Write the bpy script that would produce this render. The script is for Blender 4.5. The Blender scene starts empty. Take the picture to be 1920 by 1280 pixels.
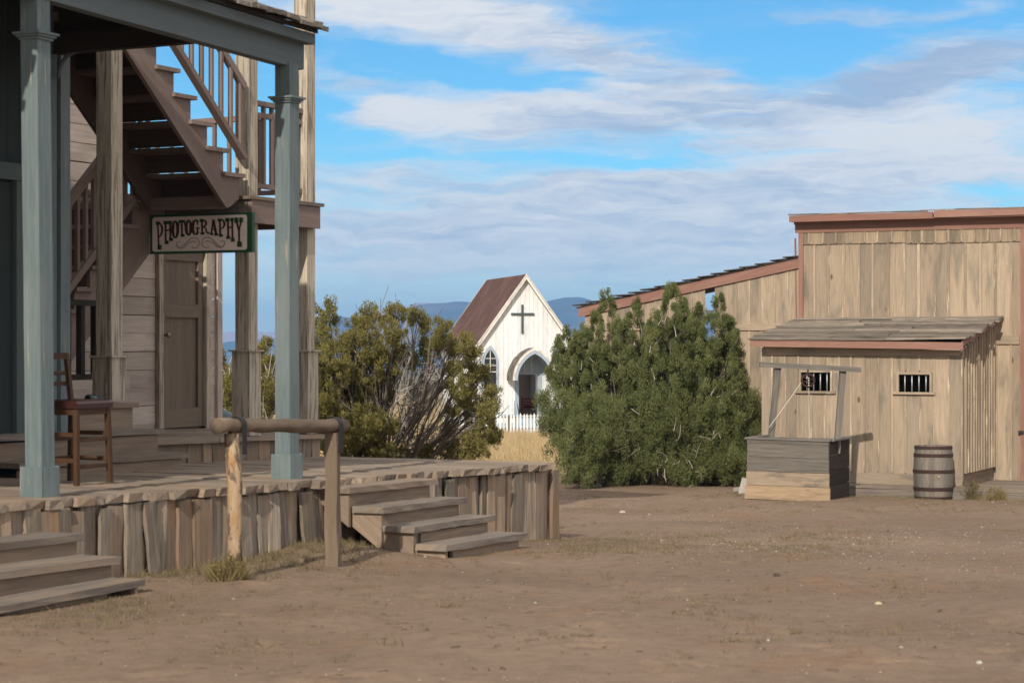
import bpy, math, random
import numpy as np
from mathutils import Vector, noise as mnoise

random.seed(7)
RNG = np.random.default_rng(11)
SC = bpy.context.scene
R = math.radians

# ------------------------------------------------------------------ camera
F = 3950.0            # focal length in pixels of a 1920 wide picture
EYE = 1.65
cam = bpy.data.cameras.new("camera")
cam_o = bpy.data.objects.new("camera", cam)
SC.collection.objects.link(cam_o)
cam_o.location = (0, 0, EYE)
cam_o.rotation_euler = (R(90), 0, 0)
cam.sensor_width = 36
cam.lens = 36 * F / 1920
cam.clip_start = 0.1
cam.clip_end = 40000
cam.dof.use_dof = True
cam.dof.focus_distance = 55
cam.dof.aperture_fstop = 6.3
SC.camera = cam_o

# ------------------------------------------------------------------ sun, sky, exposure
SUN_AZ, SUN_EL = 15.0, 30.0      # sun stands behind the camera, a little to the left
sun = bpy.data.lights.new("sun", "SUN")
sun.energy = 4.15
sun.angle = R(0.6)
sun.color = (1.0, 0.925, 0.81)
sun_o = bpy.data.objects.new("sun", sun)
SC.collection.objects.link(sun_o)
sdir = Vector((-math.sin(R(SUN_AZ)) * math.cos(R(SUN_EL)), -math.cos(R(SUN_AZ)) * math.cos(R(SUN_EL)), math.sin(R(SUN_EL))))
sun_o.rotation_euler = sdir.to_track_quat("Z", "Y").to_euler()
sun_o.location = (-20, -60, 40)

SC.view_settings.view_transform = "Standard"
SC.view_settings.look = "None"
SC.view_settings.exposure = -0.08
SC.view_settings.gamma = 1.0
SC.view_settings.use_curve_mapping = False
SC.cycles.max_bounces = 6
SC.cycles.transparent_max_bounces = 8
SC.cycles.use_denoising = True


class NT:
    """small helper to write node trees"""
    def __init__(self, tree):
        self.t = tree
        self.n = tree.nodes
        self.l = tree.links

    def new(self, kind, **kw):
        nd = self.n.new(kind)
        for k, v in kw.items():
            setattr(nd, k, v)
        return nd

    def put(self, sock, val):
        if hasattr(val, "is_output") or isinstance(val, bpy.types.NodeSocket):
            self.l.new(val, sock)
        else:
            sock.default_value = val

    def math(self, op, a, b=0.0, c=None, clamp=False):
        nd = self.new("ShaderNodeMath", operation=op, use_clamp=clamp)
        self.put(nd.inputs[0], a)
        self.put(nd.inputs[1], b)
        if c is not None:
            self.put(nd.inputs[2], c)
        return nd.outputs[0]

    def mix(self, fac, a, b, mode="MIX"):
        nd = self.new("ShaderNodeMix", data_type="RGBA", blend_type=mode)
        self.put(nd.inputs[0], fac)
        self.put(nd.inputs[6], a)
        self.put(nd.inputs[7], b)
        return nd.outputs[2]

    def noise(self, vec, scale=1.0, detail=4.0, rough=0.6, dist=0.0):
        nd = self.new("ShaderNodeTexNoise")
        if vec is not None:
            self.l.new(vec, nd.inputs["Vector"])
        nd.inputs["Scale"].default_value = scale
        nd.inputs["Detail"].default_value = detail
        nd.inputs["Roughness"].default_value = rough
        nd.inputs["Distortion"].default_value = dist
        return nd.outputs["Fac"]

    def mapping(self, vec, scale=(1, 1, 1), loc=(0, 0, 0)):
        nd = self.new("ShaderNodeMapping")
        self.l.new(vec, nd.inputs["Vector"])
        nd.inputs["Scale"].default_value = scale
        nd.inputs["Location"].default_value = loc
        return nd.outputs[0]

    def ramp(self, fac, lo, hi):
        nd = self.new("ShaderNodeMapRange", interpolation_type="SMOOTHSTEP")
        self.put(nd.inputs[0], fac)
        nd.inputs[1].default_value = lo
        nd.inputs[2].default_value = hi
        nd.inputs[3].default_value = 0
        nd.inputs[4].default_value = 1
        return nd.outputs[0]


def c4(c):
    return (c[0], c[1], c[2], 1.0)


def make_world():
    w = bpy.data.worlds.new("World")
    SC.world = w
    w.use_nodes = True
    t = NT(w.node_tree)
    t.n.clear()
    sky = t.new("ShaderNodeTexSky", sky_type="NISHITA")
    sky.sun_disc = False
    sky.sun_elevation = R(SUN_EL)
    sky.sun_rotation = R(180 + SUN_AZ)
    sky.altitude = 1800
    sky.air_density = 1.0
    sky.dust_density = 0.4
    sky.ozone_density = 2.0
    tc = t.new("ShaderNodeTexCoord")
    sep = t.new("ShaderNodeSeparateXYZ")
    t.l.new(tc.outputs["Generated"], sep.inputs[0])
    # compass bearing and height above the horizon, both in degrees
    az = t.math("MULTIPLY", t.math("ARCTAN2", sep.outputs[0], sep.outputs[1]), 57.2958)
    el = t.math("MULTIPLY", t.math("ARCSINE", sep.outputs[2]), 57.2958)
    cmb = t.new("ShaderNodeCombineXYZ")
    t.l.new(az, cmb.inputs[0])
    t.l.new(el, cmb.inputs[1])
    v = cmb.outputs[0]

    warp = t.new("ShaderNodeTexNoise")
    t.l.new(t.mapping(v, (0.42, 1.3, 1)), warp.inputs["Vector"])
    warp.inputs["Scale"].default_value = 1.0
    warp.inputs["Detail"].default_value = 7
    warp.inputs["Roughness"].default_value = 0.54
    off = t.new("ShaderNodeVectorMath", operation="SUBTRACT")
    t.l.new(warp.outputs["Color"], off.inputs[0])
    off.inputs[1].default_value = (0.5, 0.5, 0.5)
    wv = t.new("ShaderNodeVectorMath", operation="MULTIPLY_ADD")
    t.l.new(off.outputs[0], wv.inputs[0])
    wv.inputs[1].default_value = (4.2, 0.95, 0)
    t.l.new(v, wv.inputs[2])
    vv = wv.outputs[0]
    wsep = t.new("ShaderNodeSeparateXYZ")
    t.l.new(vv, wsep.inputs[0])
    waz, wel = wsep.outputs[0], wsep.outputs[1]

    def blob(px, py, rx, ry, amp, tilt=0.0):
        a0 = math.degrees(math.atan((px - 960) / F))
        e0 = math.degrees(math.atan((640 - py) / F))
        ra = math.degrees(rx / F)
        re = math.degrees(ry / F)
        da = t.math("SUBTRACT", waz, a0)
        de = t.math("SUBTRACT", wel, e0)
        if tilt:
            de = t.math("ADD", de, t.math("MULTIPLY", da, tilt))
        q = t.math("ADD", t.math("POWER", t.math("ABSOLUTE", t.math("DIVIDE", da, ra)), 2.0),
                   t.math("POWER", t.math("ABSOLUTE", t.math("DIVIDE", de, re)), 2.0))
        return t.math("MULTIPLY", t.math("POWER", 2.71828, t.math("MULTIPLY", q, -1.0)), amp)

    def total(lst):
        out = None
        for b in lst:
            s = blob(*b)
            out = s if out is None else t.math("ADD", out, s)
        return out

    n1 = t.noise(t.mapping(vv, (0.22, 0.85, 1), (3.1, 0.4, 0)), 1.0, 9, 0.58, 0.2)
    n2 = t.noise(t.mapping(vv, (0.9, 3.8, 1), (9.3, 5.4, 0)), 1.0, 8, 0.6, 0.2)
    rip = t.noise(t.mapping(v, (0.25, 7.0, 1), (1.0, 2.4, 0)), 1.0, 3, 0.5, 0.4)
    cover = total([
        (720, 5, 330, 60, 0.62, 0.06), (960, 65, 210, 46, 0.48, 0.26), (1100, 105, 110, 34, 0.32, 0.3),
        (640, 165, 110, 26, 0.34, 0.25),
        (740, 215, 120, 22, 0.44, -0.05), (900, 224, 190, 46, 0.62, -0.02), (1120, 212, 210, 50, 0.60), (1320, 160, 130, 70, 0.52),
        (1800, 130, 230, 46, 0.62, -0.08), (1600, 190, 170, 38, 0.50, -0.14), (1500, 225, 120, 20, 0.3, -0.1),
        (1760, 262, 300, 62, 0.62, -0.06), (1440, 268, 130, 16, 0.34), (1800, 330, 200, 40, 0.40),
        (1500, 335, 260, 40, 0.36), (1250, 350, 200, 26, 0.3), (700, 330, 130, 22, 0.32), (900, 305, 160, 12, 0.24, 0.06),
        (900, 405, 620, 80, 0.56), (1400, 420, 520, 85, 0.56), (760, 500, 320, 22, 0.34), (1150, 480, 620, 50, 0.34), (1000, 545, 700, 24, 0.2),
        (1780, 30, 200, 14, 0.26, -0.10), (1480, 45, 220, 16, 0.24), (1160, 292, 40, 8, 0.25),
        # clear gaps
        (800, 118, 130, 22, -0.30, 0.30), (990, 158, 130, 16, -0.30, 0.12), (600, 225, 70, 40, -0.25), (1100, 308, 200, 17, -0.40), (780, 295, 160, 11, -0.22),
        (1440, 110, 150, 40, -0.30, 0.2), (1560, 85, 160, 24, -0.25, 0.1), (1880, 362, 70, 12, -0.35), (1250, 40, 200, 14, -0.2),
    ])
    dens = t.math("ADD", t.math("ADD", t.math("MULTIPLY", t.math("SUBTRACT", n1, 0.5), 0.75),
                                t.math("MULTIPLY", t.math("SUBTRACT", n2, 0.5), 0.46)), cover)
    ripm = total([(1290, 175, 190, 80, 1.0), (1500, 225, 190, 34, 0.7)])
    away = t.math("MAXIMUM", t.ramp(el, 11, 22), t.ramp(t.math("ABSOLUTE", az), 22, 45))
    dens = t.math("ADD", dens, t.math("MULTIPLY", away, 0.55))  # thicker cloud added outside the view for neutral fill
    dens = t.math("ADD", dens, t.math("MULTIPLY", t.math("MULTIPLY", t.math("SUBTRACT", rip, 0.5), 0.75), ripm))
    cl = t.ramp(dens, -0.04, 0.66)
    # cloud tone: bright tops, lilac grey undersides
    shade = total([(1800, 130, 250, 42, 0.85, -0.08), (1600, 190, 190, 38, 0.65, -0.14), (1120, 238, 210, 32, 0.55),
                   (1330, 170, 130, 60, 0.40), (1000, 430, 600, 50, 0.16), (1500, 50, 400, 50, 0.45), (1300, 350, 330, 24, 0.35), (1080, 120, 160, 40, 0.35), (650, 165, 120, 24, 0.3), (1000, 560, 700, 40, 0.2)])
    bright = total([(800, 215, 130, 34, 0.55), (1000, 178, 60, 10, 0.5), (1760, 262, 260, 56, 0.60), (880, 492, 160, 12, 0.5), (1400, 470, 120, 10, 0.4), (660, 500, 90, 12, 0.4), (700, 10, 220, 50, 0.35)])
    n3 = t.noise(t.mapping(vv, (0.45, 3.4, 1), (19.3, 7.4, 0)), 1.0, 8, 0.62)
    sh = t.math("ADD", t.math("SUBTRACT", shade, bright), t.math("MULTIPLY", t.math("SUBTRACT", n3, 0.50), 2.6), clamp=False)
    sh = t.ramp(sh, -0.5, 1.1)
    ccol = t.mix(sh, (9.1, 9.1, 9.2, 1), (4.2, 5.4, 7.3, 1))
    # added fill light: the unseen clouds around and overhead are made brighter and warmer
    ccol = t.mix(away, ccol, t.mix(1.0, ccol, (1.35, 1.25, 1.15, 1), "MULTIPLY"))
    # clear sky: the physical sky, made a deeper blue as in dry mountain air
    hs = t.new("ShaderNodeHueSaturation")
    hs.inputs["Saturation"].default_value = 1.12
    hs.inputs["Value"].default_value = 1.0
    t.l.new(sky.outputs[0], hs.inputs["Color"])
    low = t.ramp(el, 0.3, 4.5)
    tint = t.mix(low, (1.0, 1.10, 1.12, 1), (0.54, 1.05, 1.22, 1))
    skyc = t.mix(1.0, hs.outputs[0], tint, "MULTIPLY")
    fade = t.ramp(el, 0.3, 3.0)
    out = t.mix(t.math("MULTIPLY", cl, t.math("ADD", 0.45, t.math("MULTIPLY", fade, 0.49))), skyc, ccol)
    bg = t.new("ShaderNodeBackground")
    t.l.new(out, bg.inputs[0])
    bg.inputs[1].default_value = 0.10
    wo = t.new("ShaderNodeOutputWorld")
    t.l.new(bg.outputs[0], wo.inputs[0])


make_world()

# ------------------------------------------------------------------ frames of reference
PHI = R(25.7)
U = (math.sin(PHI), math.cos(PHI))       # along the street
V = (-math.cos(PHI), math.sin(PHI))      # away from the street, to the left
P0 = (-3.2, 14.3)                        # foot of the near blue porch post
C0 = (7.9, 37.0)                         # near corner of the jail shed


def G(s, t, z, o=P0):
    return Vector((o[0] + s * U[0] + t * V[0], o[1] + s * U[1] + t * V[1], z))


def S(px, t, o=P0):
    k = (px - 960) / F
    return (k * (o[1] + t * V[1]) - o[0] - t * V[0]) / (U[0] - k * U[1])


def T(px, s, o=P0):
    k = (px - 960) / F
    return (k * (o[1] + s * U[1]) - o[0] - s * U[0]) / (V[0] - k * V[1])


def ZH(py, s, t, o=P0):
    y = o[1] + s * U[1] + t * V[1]
    return EYE - (py - 640) / F * y


def P(px, py, d):
    return Vector(((px - 960) / F * d, d, EYE - (py - 640) / F * d))


DROP_D = [-60, 0, 9, 15, 18, 22, 28, 36, 42, 60, 104, 200, 600, 2000, 9000, 14000]
DROP_V = [1.25, 1.3, 1.46, 1.66, 1.80, 2.02, 2.36, 2.70, 2.85, 3.3, 4.5, 6.6, 13, 28, 105, 160]


def _lattice(i, j):
    q = np.sin(i * 127.1 + j * 311.7) * 43758.5453
    return q - np.floor(q)


def _vnoise(x, y):
    i, j = np.floor(x), np.floor(y)
    u, v = x - i, y - j
    u, v = u * u * (3 - 2 * u), v * v * (3 - 2 * v)
    a = _lattice(i, j) * (1 - u) + _lattice(i + 1, j) * u
    b = _lattice(i, j + 1) * (1 - u) + _lattice(i + 1, j + 1) * u
    return a * (1 - v) + b * v - 0.5


_pr = np.random.default_rng(77)
PRINTS = [(px_, py_, a_) for px_, py_, a_ in zip(_pr.uniform(-5, 9, 260), _pr.uniform(9, 34, 260), _pr.uniform(0, 3.14, 260))]


def gz(x, y):
    """height of the yard, with trodden lumps and hollows near the camera"""
    z = _gz_smooth(x, y)
    near = np.clip((46 - y) / 8, 0, 1) * np.clip((y - 6) / 2, 0, 1)
    q = 0.0
    for f, amp in ((0.7, 0.030), (1.9, 0.018), (4.3, 0.011), (9.0, 0.007)):
        q = q + _vnoise(x * f + 13.7 * f, y * f * 0.8 + 5.1) * amp
    return z + q * near


def _gz_smooth(x, y):
    z = EYE - np.interp(y, DROP_D, DROP_V)
    # little heap of earth blown against the boardwalk, and soft unevenness
    dx, dy = x + 1.65, y - 17.0
    z = z + 0.16 * np.exp(-((dx / 0.8) ** 2 + (dy / 0.9) ** 2))
    a = np.clip((y - 4) / 10, 0, 1)
    z = z + a * (0.018 * np.sin(x * 1.3 + y * 0.7) + 0.012 * np.sin(x * 2.9 - y * 1.7 + 1.0))
    return z


def ground_hit(px, py):
    lo, hi = 4.0, 3000.0
    k = (px - 960) / F
    m = (py - 640) / F
    for _ in range(60):
        mid = (lo + hi) / 2
        if EYE - m * mid > gz(k * mid, mid):
            lo = mid
        else:
            hi = mid
    d = (lo + hi) / 2
    return Vector((k * d, d, float(gz(k * d, d))))


# ------------------------------------------------------------------ materials
MATS = {}


def principled(name, col=(0.5, 0.5, 0.5), rough=0.8, metal=0.0, spec=0.3):
    m = bpy.data.materials.new(name)
    m.use_nodes = True
    t = NT(m.node_tree)
    b = t.n["Principled BSDF"]
    b.inputs["Base Color"].default_value = c4(col)
    b.inputs["Roughness"].default_value = rough
    b.inputs["Metallic"].default_value = metal
    b.inputs["Specular IOR Level"].default_value = spec
    MATS[name] = m
    return m, t, b


def wood(name, ca, cb, stain=None, stain_amt=0.5, crack=0.5, var=0.35, gscale=(1.6, 34), knots=0.0, under=None, peel=0.0,
         rough=0.85, bump=0.35, crackcol=(0.03, 0.025, 0.02), pscale=(1.3, 30, 1)):
    m, t, b = principled(name, ca, rough, spec=0.2)
    uv = t.new("ShaderNodeUVMap").outputs[0]
    at = t.new("ShaderNodeAttribute", attribute_name="rnd").outputs["Fac"]
    grain = t.noise(t.mapping(uv, (gscale[0], gscale[1], 1)), 1.0, 7, 0.65, 0.6)
    blot = t.noise(t.mapping(uv, (1.1, 4.5, 1), (4, 2, 0)), 1.0, 5, 0.6, 0.3)
    fine = t.noise(t.mapping(uv, (6, 120, 1)), 1.0, 4, 0.6)
    g = t.ramp(grain, 0.32, 0.68)
    col = t.mix(g, c4(ca), c4(cb))
    if stain is not None:
        col = t.mix(t.math("MULTIPLY", t.ramp(blot, 0.46, 0.72), stain_amt), col, c4(stain))
    if stain is not None:
        hue = t.math("FRACT", t.math("MULTIPLY", at, 7.31))
        col = t.mix(t.math("MULTIPLY", t.math("MULTIPLY", t.ramp(hue, 0.35, 1.0), stain_amt), 0.55), col, c4(stain))
    br = t.math("ADD", 1.0 - var * 0.5, t.math("MULTIPLY", at, var))
    br = t.math("MULTIPLY", br, t.math("ADD", 0.86, t.math("MULTIPLY", fine, 0.28)))
    cmb = t.new("ShaderNodeCombineColor")
    for i in range(3):
        t.l.new(br, cmb.inputs[i])
    col = t.mix(1.0, col, cmb.outputs[0], "MULTIPLY")
    if peel > 0:
        pn = t.noise(t.mapping(uv, pscale, (7, 3, 0)), 1.0, 8, 0.7, 0.3)
        col = t.mix(t.math("MULTIPLY", t.ramp(pn, 0.66 - peel * 0.2, 0.71 - peel * 0.2), 0.85), col, c4(under))
    if knots > 0:
        vo = t.new("ShaderNodeTexVoronoi")
        t.l.new(t.mapping(uv, (1.5, 3.4, 1)), vo.inputs["Vector"])
        vo.inputs["Scale"].default_value = 1.0
        kd = t.math("SUBTRACT", 1.0, t.ramp(vo.outputs["Distance"], 0.05, 0.12))
        sepc = t.new("ShaderNodeSeparateColor")
        t.l.new(vo.outputs["Color"], sepc.inputs[0])
        kd = t.math("MULTIPLY", kd, t.ramp(sepc.outputs[0], 1.0 - knots, 1.02 - knots))
        col = t.mix(t.math("MULTIPLY", kd, 0.8), col, (0.09, 0.05, 0.025, 1))
    if crack > 0:
        cr = t.noise(t.mapping(uv, (0.9, 42, 1), (11, 5, 0)), 1.0, 3, 0.55, 0.35)
        col = t.mix(t.math("MULTIPLY", t.ramp(cr, 0.665, 0.74), crack), col, c4(crackcol))
    t.l.new(col, b.inputs["Base Color"])
    bp = t.new("ShaderNodeBump")
    bp.inputs["Strength"].default_value = bump
    bp.inputs["Distance"].default_value = 0.012
    t.l.new(t.math("ADD", grain, t.math("MULTIPLY", fine, 0.5)), bp.inputs["Height"])
    t.l.new(bp.outputs[0], b.inputs["Normal"])
    return m


wood("deck_wood", (0.32, 0.25, 0.185), (0.19, 0.152, 0.12), (0.36, 0.255, 0.17), 0.6, 0.7, 0.4)
wood("skirt_wood", (0.32, 0.262, 0.20), (0.16, 0.135, 0.108), (0.34, 0.215, 0.125), 0.8, 0.85, 0.6, knots=0.14)
wood("step_wood", (0.235, 0.195, 0.16), (0.135, 0.117, 0.10), (0.30, 0.205, 0.13), 0.7, 0.5, 0.3)
wood("riser_wood", (0.32, 0.235, 0.165), (0.225, 0.168, 0.125), (0.17, 0.13, 0.105), 0.6, 0.4, 0.3)
wood("log_wood", (0.175, 0.130, 0.092), (0.10, 0.077, 0.056), (0.24, 0.175, 0.12), 0.7, 0.6, 0.2, gscale=(2.5, 18))
wood("peeled_log", (0.42, 0.32, 0.215), (0.33, 0.19, 0.085), None, 0, 0.3, 0.1, gscale=(6, 14), under=(0.085, 0.06, 0.05), peel=0.78, pscale=(5, 15, 1))
wood("blue_paint", (0.158, 0.200, 0.203), (0.115, 0.150, 0.156), (0.215, 0.25, 0.245), 0.6, 0.8, 0.14, under=(0.33, 0.30, 0.24), peel=0.30, crackcol=(0.07, 0.085, 0.085))
wood("blue_trim", (0.145, 0.172, 0.178), (0.125, 0.15, 0.156), (0.12, 0.15, 0.16), 0.4, 0.2, 0.1)
wood("shaded_blue_wall", (0.040, 0.052, 0.050), (0.032, 0.042, 0.041), (0.024, 0.032, 0.032), 0.5, 0.2, 0.2)  # deep porch shade put into the colour; the blue paint itself is paler
wood("pale_blue_wall", (0.10, 0.125, 0.12), (0.085, 0.108, 0.104), (0.07, 0.09, 0.087), 0.4, 0.2, 0.1)
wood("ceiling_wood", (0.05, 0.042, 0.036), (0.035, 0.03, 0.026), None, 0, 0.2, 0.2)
wood("shingle_wood", (0.22, 0.19, 0.155), (0.14, 0.12, 0.10), (0.10, 0.085, 0.07), 0.5, 0.4, 0.6)
wood("siding_paint", (0.58, 0.49, 0.415), (0.48, 0.40, 0.335), (0.28, 0.22, 0.185), 0.6, 0.5, 0.16, under=(0.22, 0.17, 0.13), peel=0.05)
wood("cream_paint", (0.56, 0.485, 0.375), (0.46, 0.40, 0.31), (0.33, 0.28, 0.22), 0.7, 0.55, 0.08, under=(0.17, 0.14, 0.11), peel=0.75)
wood("door_wood", (0.205, 0.160, 0.122), (0.15, 0.118, 0.092), (0.23, 0.17, 0.12), 0.6, 0.15, 0.15)
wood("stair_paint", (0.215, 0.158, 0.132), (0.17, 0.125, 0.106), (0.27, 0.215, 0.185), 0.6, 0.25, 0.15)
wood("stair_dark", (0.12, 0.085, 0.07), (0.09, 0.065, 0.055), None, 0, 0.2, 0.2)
wood("olive_paint", (0.06, 0.055, 0.038), (0.05, 0.045, 0.032), None, 0, 0.1, 0.1)
wood("chair_wood", (0.085, 0.043, 0.021), (0.06, 0.031, 0.016), None, 0, 0.1, 0.15, rough=0.5)
wood("tan_board", (0.40, 0.308, 0.218), (0.305, 0.236, 0.168), (0.18, 0.155, 0.12), 0.85, 0.6, 0.30, knots=0.35, under=(0.54, 0.43, 0.31), peel=0.10)
wood("tan_stained", (0.36, 0.275, 0.185), (0.24, 0.185, 0.13), (0.12, 0.10, 0.075), 0.9, 0.7, 0.35, under=(0.48, 0.38, 0.27), peel=0.2)
wood("tan_batten", (0.39, 0.30, 0.212), (0.30, 0.235, 0.167), (0.22, 0.178, 0.13), 0.7, 0.4, 0.5, under=(0.62, 0.52, 0.39), peel=0.5)
wood("red_trim", (0.27, 0.143, 0.108), (0.225, 0.118, 0.09), (0.33, 0.205, 0.16), 0.5, 0.2, 0.15)
wood("roof_plank", (0.29, 0.24, 0.19), (0.15, 0.125, 0.10), (0.10, 0.085, 0.07), 0.7, 0.8, 0.8)
wood("dark_shingle", (0.075, 0.06, 0.05), (0.05, 0.042, 0.036), None, 0, 0.3, 0.6)
wood("well_grey", (0.18, 0.16, 0.135), (0.105, 0.095, 0.08), (0.13, 0.11, 0.09), 0.6, 0.5, 0.35, knots=0.3)
wood("well_tan", (0.42, 0.30, 0.185), (0.31, 0.22, 0.14), (0.15, 0.125, 0.10), 0.9, 0.5, 0.2, knots=0.4)
wood("well_mid", (0.34, 0.26, 0.18), (0.23, 0.18, 0.13), (0.10, 0.088, 0.075), 0.95, 0.6, 0.2, knots=0.4)
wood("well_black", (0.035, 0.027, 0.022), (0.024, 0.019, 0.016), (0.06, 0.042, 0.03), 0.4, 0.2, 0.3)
wood("pole_wood", (0.19, 0.17, 0.145), (0.12, 0.105, 0.09), None, 0, 0.6, 0.2)
wood("barrel_wood", (0.185, 0.165, 0.14), (0.115, 0.102, 0.088), (0.24, 0.18, 0.125), 0.4, 0.4, 0.5)
wood("white_paint", (0.765, 0.78, 0.785), (0.69, 0.70, 0.705), (0.56, 0.55, 0.52), 0.6, 0.35, 0.16, under=(0.26, 0.22, 0.18), peel=0.2, bump=0.15)
wood("white_trim", (0.74, 0.72, 0.67), (0.64, 0.61, 0.56), (0.36, 0.32, 0.28), 0.7, 0.3, 0.1)
wood("pale_blue_trim", (0.36, 0.43, 0.50), (0.32, 0.39, 0.455), None, 0, 0.15, 0.1)
wood("pew_wood", (0.30, 0.115, 0.06), (0.24, 0.09, 0.05), None, 0, 0.1, 0.2)
wood("twig_bark", (0.48, 0.425, 0.37), (0.33, 0.29, 0.25), None, 0, 0.3, 0.5)
wood("dark_bark", (0.20, 0.165, 0.135), (0.12, 0.10, 0.082), None, 0, 0.3, 0.3)
wood("sign_face", (0.80, 0.675, 0.60), (0.74, 0.62, 0.55), (0.66, 0.55, 0.48), 0.5, 0.05, 0.05, bump=0.05)
principled("sign_green", (0.022, 0.075, 0.035), 0.6)
principled("letter_brown", (0.075, 0.022, 0.010), 0.7)
principled("letter_green", (0.018, 0.055, 0.022), 0.7)
principled("scroll_brown", (0.20, 0.085, 0.07), 0.7)
principled("dark_metal", (0.045, 0.04, 0.038), 0.55, 0.6)
principled("rust_iron", (0.055, 0.03, 0.024), 0.75, 0.3)
principled("bar_metal", (0.45, 0.46, 0.47), 0.5, 0.6)
principled("brass", (0.30, 0.24, 0.14), 0.4, 0.9)
principled("leather", (0.045, 0.016, 0.014), 0.38)
principled("rope", (0.55, 0.50, 0.42), 0.9)
principled("glass_dark", (0.018, 0.02, 0.024), 0.12, spec=0.6)
principled("green_glass", (0.012, 0.035, 0.018), 0.2, spec=0.6)
principled("tin_blue", (0.14, 0.18, 0.20), 0.5, 0.3)
principled("slate_cross", (0.055, 0.075, 0.085), 0.6)
principled("plaster_inside", (0.55, 0.45, 0.37), 0.9)
principled("dark_inside", (0.03, 0.026, 0.022), 0.9)
wood("concrete", (0.36, 0.33, 0.29), (0.28, 0.26, 0.23), None, 0, 0.2, 0.2)


def church_roof_mat():
    m, t, b = principled("church_shingle", (0.13, 0.06, 0.045), 0.9)
    uv = t.new("ShaderNodeUVMap").outputs[0]
    br = t.new("ShaderNodeTexBrick")
    t.l.new(uv, br.inputs["Vector"])
    br.inputs["Color1"].default_value = (0.115, 0.056, 0.042, 1)
    br.inputs["Color2"].default_value = (0.085, 0.042, 0.033, 1)
    br.inputs["Mortar"].default_value = (0.055, 0.028, 0.024, 1)
    br.inputs["Scale"].default_value = 1.0
    br.inputs["Brick Width"].default_value = 0.3
    br.inputs["Row Height"].default_value = 0.14
    br.inputs["Mortar Size"].default_value = 0.008
    n = t.noise(uv, 0.7, 5, 0.6)
    t.l.new(t.mix(t.math("MULTIPLY", t.ramp(n, 0.4, 0.75), 0.5), br.outputs[0], (0.20, 0.11, 0.085, 1)), b.inputs["Base Color"])


church_roof_mat()


def leaf_mat(name, a, bb, c):
    m, t, b = principled(name, a, 0.65, spec=0.15)
    at = t.new("ShaderNodeAttribute", attribute_name="rnd").outputs["Fac"]
    col = t.mix(t.ramp(at, 0.0, 0.5), c4(a), c4(bb))
    col = t.mix(t.ramp(at, 0.55, 1.0), col, c4(c))
    t.l.new(col, b.inputs["Base Color"])
    tr = t.new("ShaderNodeBsdfTranslucent")
    t.l.new(col, tr.inputs[0])
    ms = t.new("ShaderNodeMixShader")
    ms.inputs[0].default_value = 0.22
    t.l.new(b.outputs[0], ms.inputs[1])
    t.l.new(tr.outputs[0], ms.inputs[2])
    t.l.new(ms.outputs[0], t.n["Material Output"].inputs[0])
    return m


leaf_mat("juniper_leaf", (0.100, 0.118, 0.042), (0.148, 0.166, 0.060), (0.215, 0.222, 0.090))
leaf_mat("olive_leaf", (0.135, 0.126, 0.042), (0.205, 0.182, 0.056), (0.285, 0.245, 0.085))
leaf_mat("grass_leaf", (0.10, 0.095, 0.045), (0.19, 0.150, 0.080), (0.33, 0.25, 0.145))
leaf_mat("straw_leaf", (0.38, 0.28, 0.145), (0.47, 0.355, 0.195), (0.58, 0.455, 0.27))
leaf_mat("brush_leaf", (0.17, 0.14, 0.055), (0.24, 0.185, 0.085), (0.32, 0.24, 0.12))
leaf_mat("stone_chip", (0.22, 0.16, 0.12), (0.30, 0.235, 0.18), (0.50, 0.44, 0.36))


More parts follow.
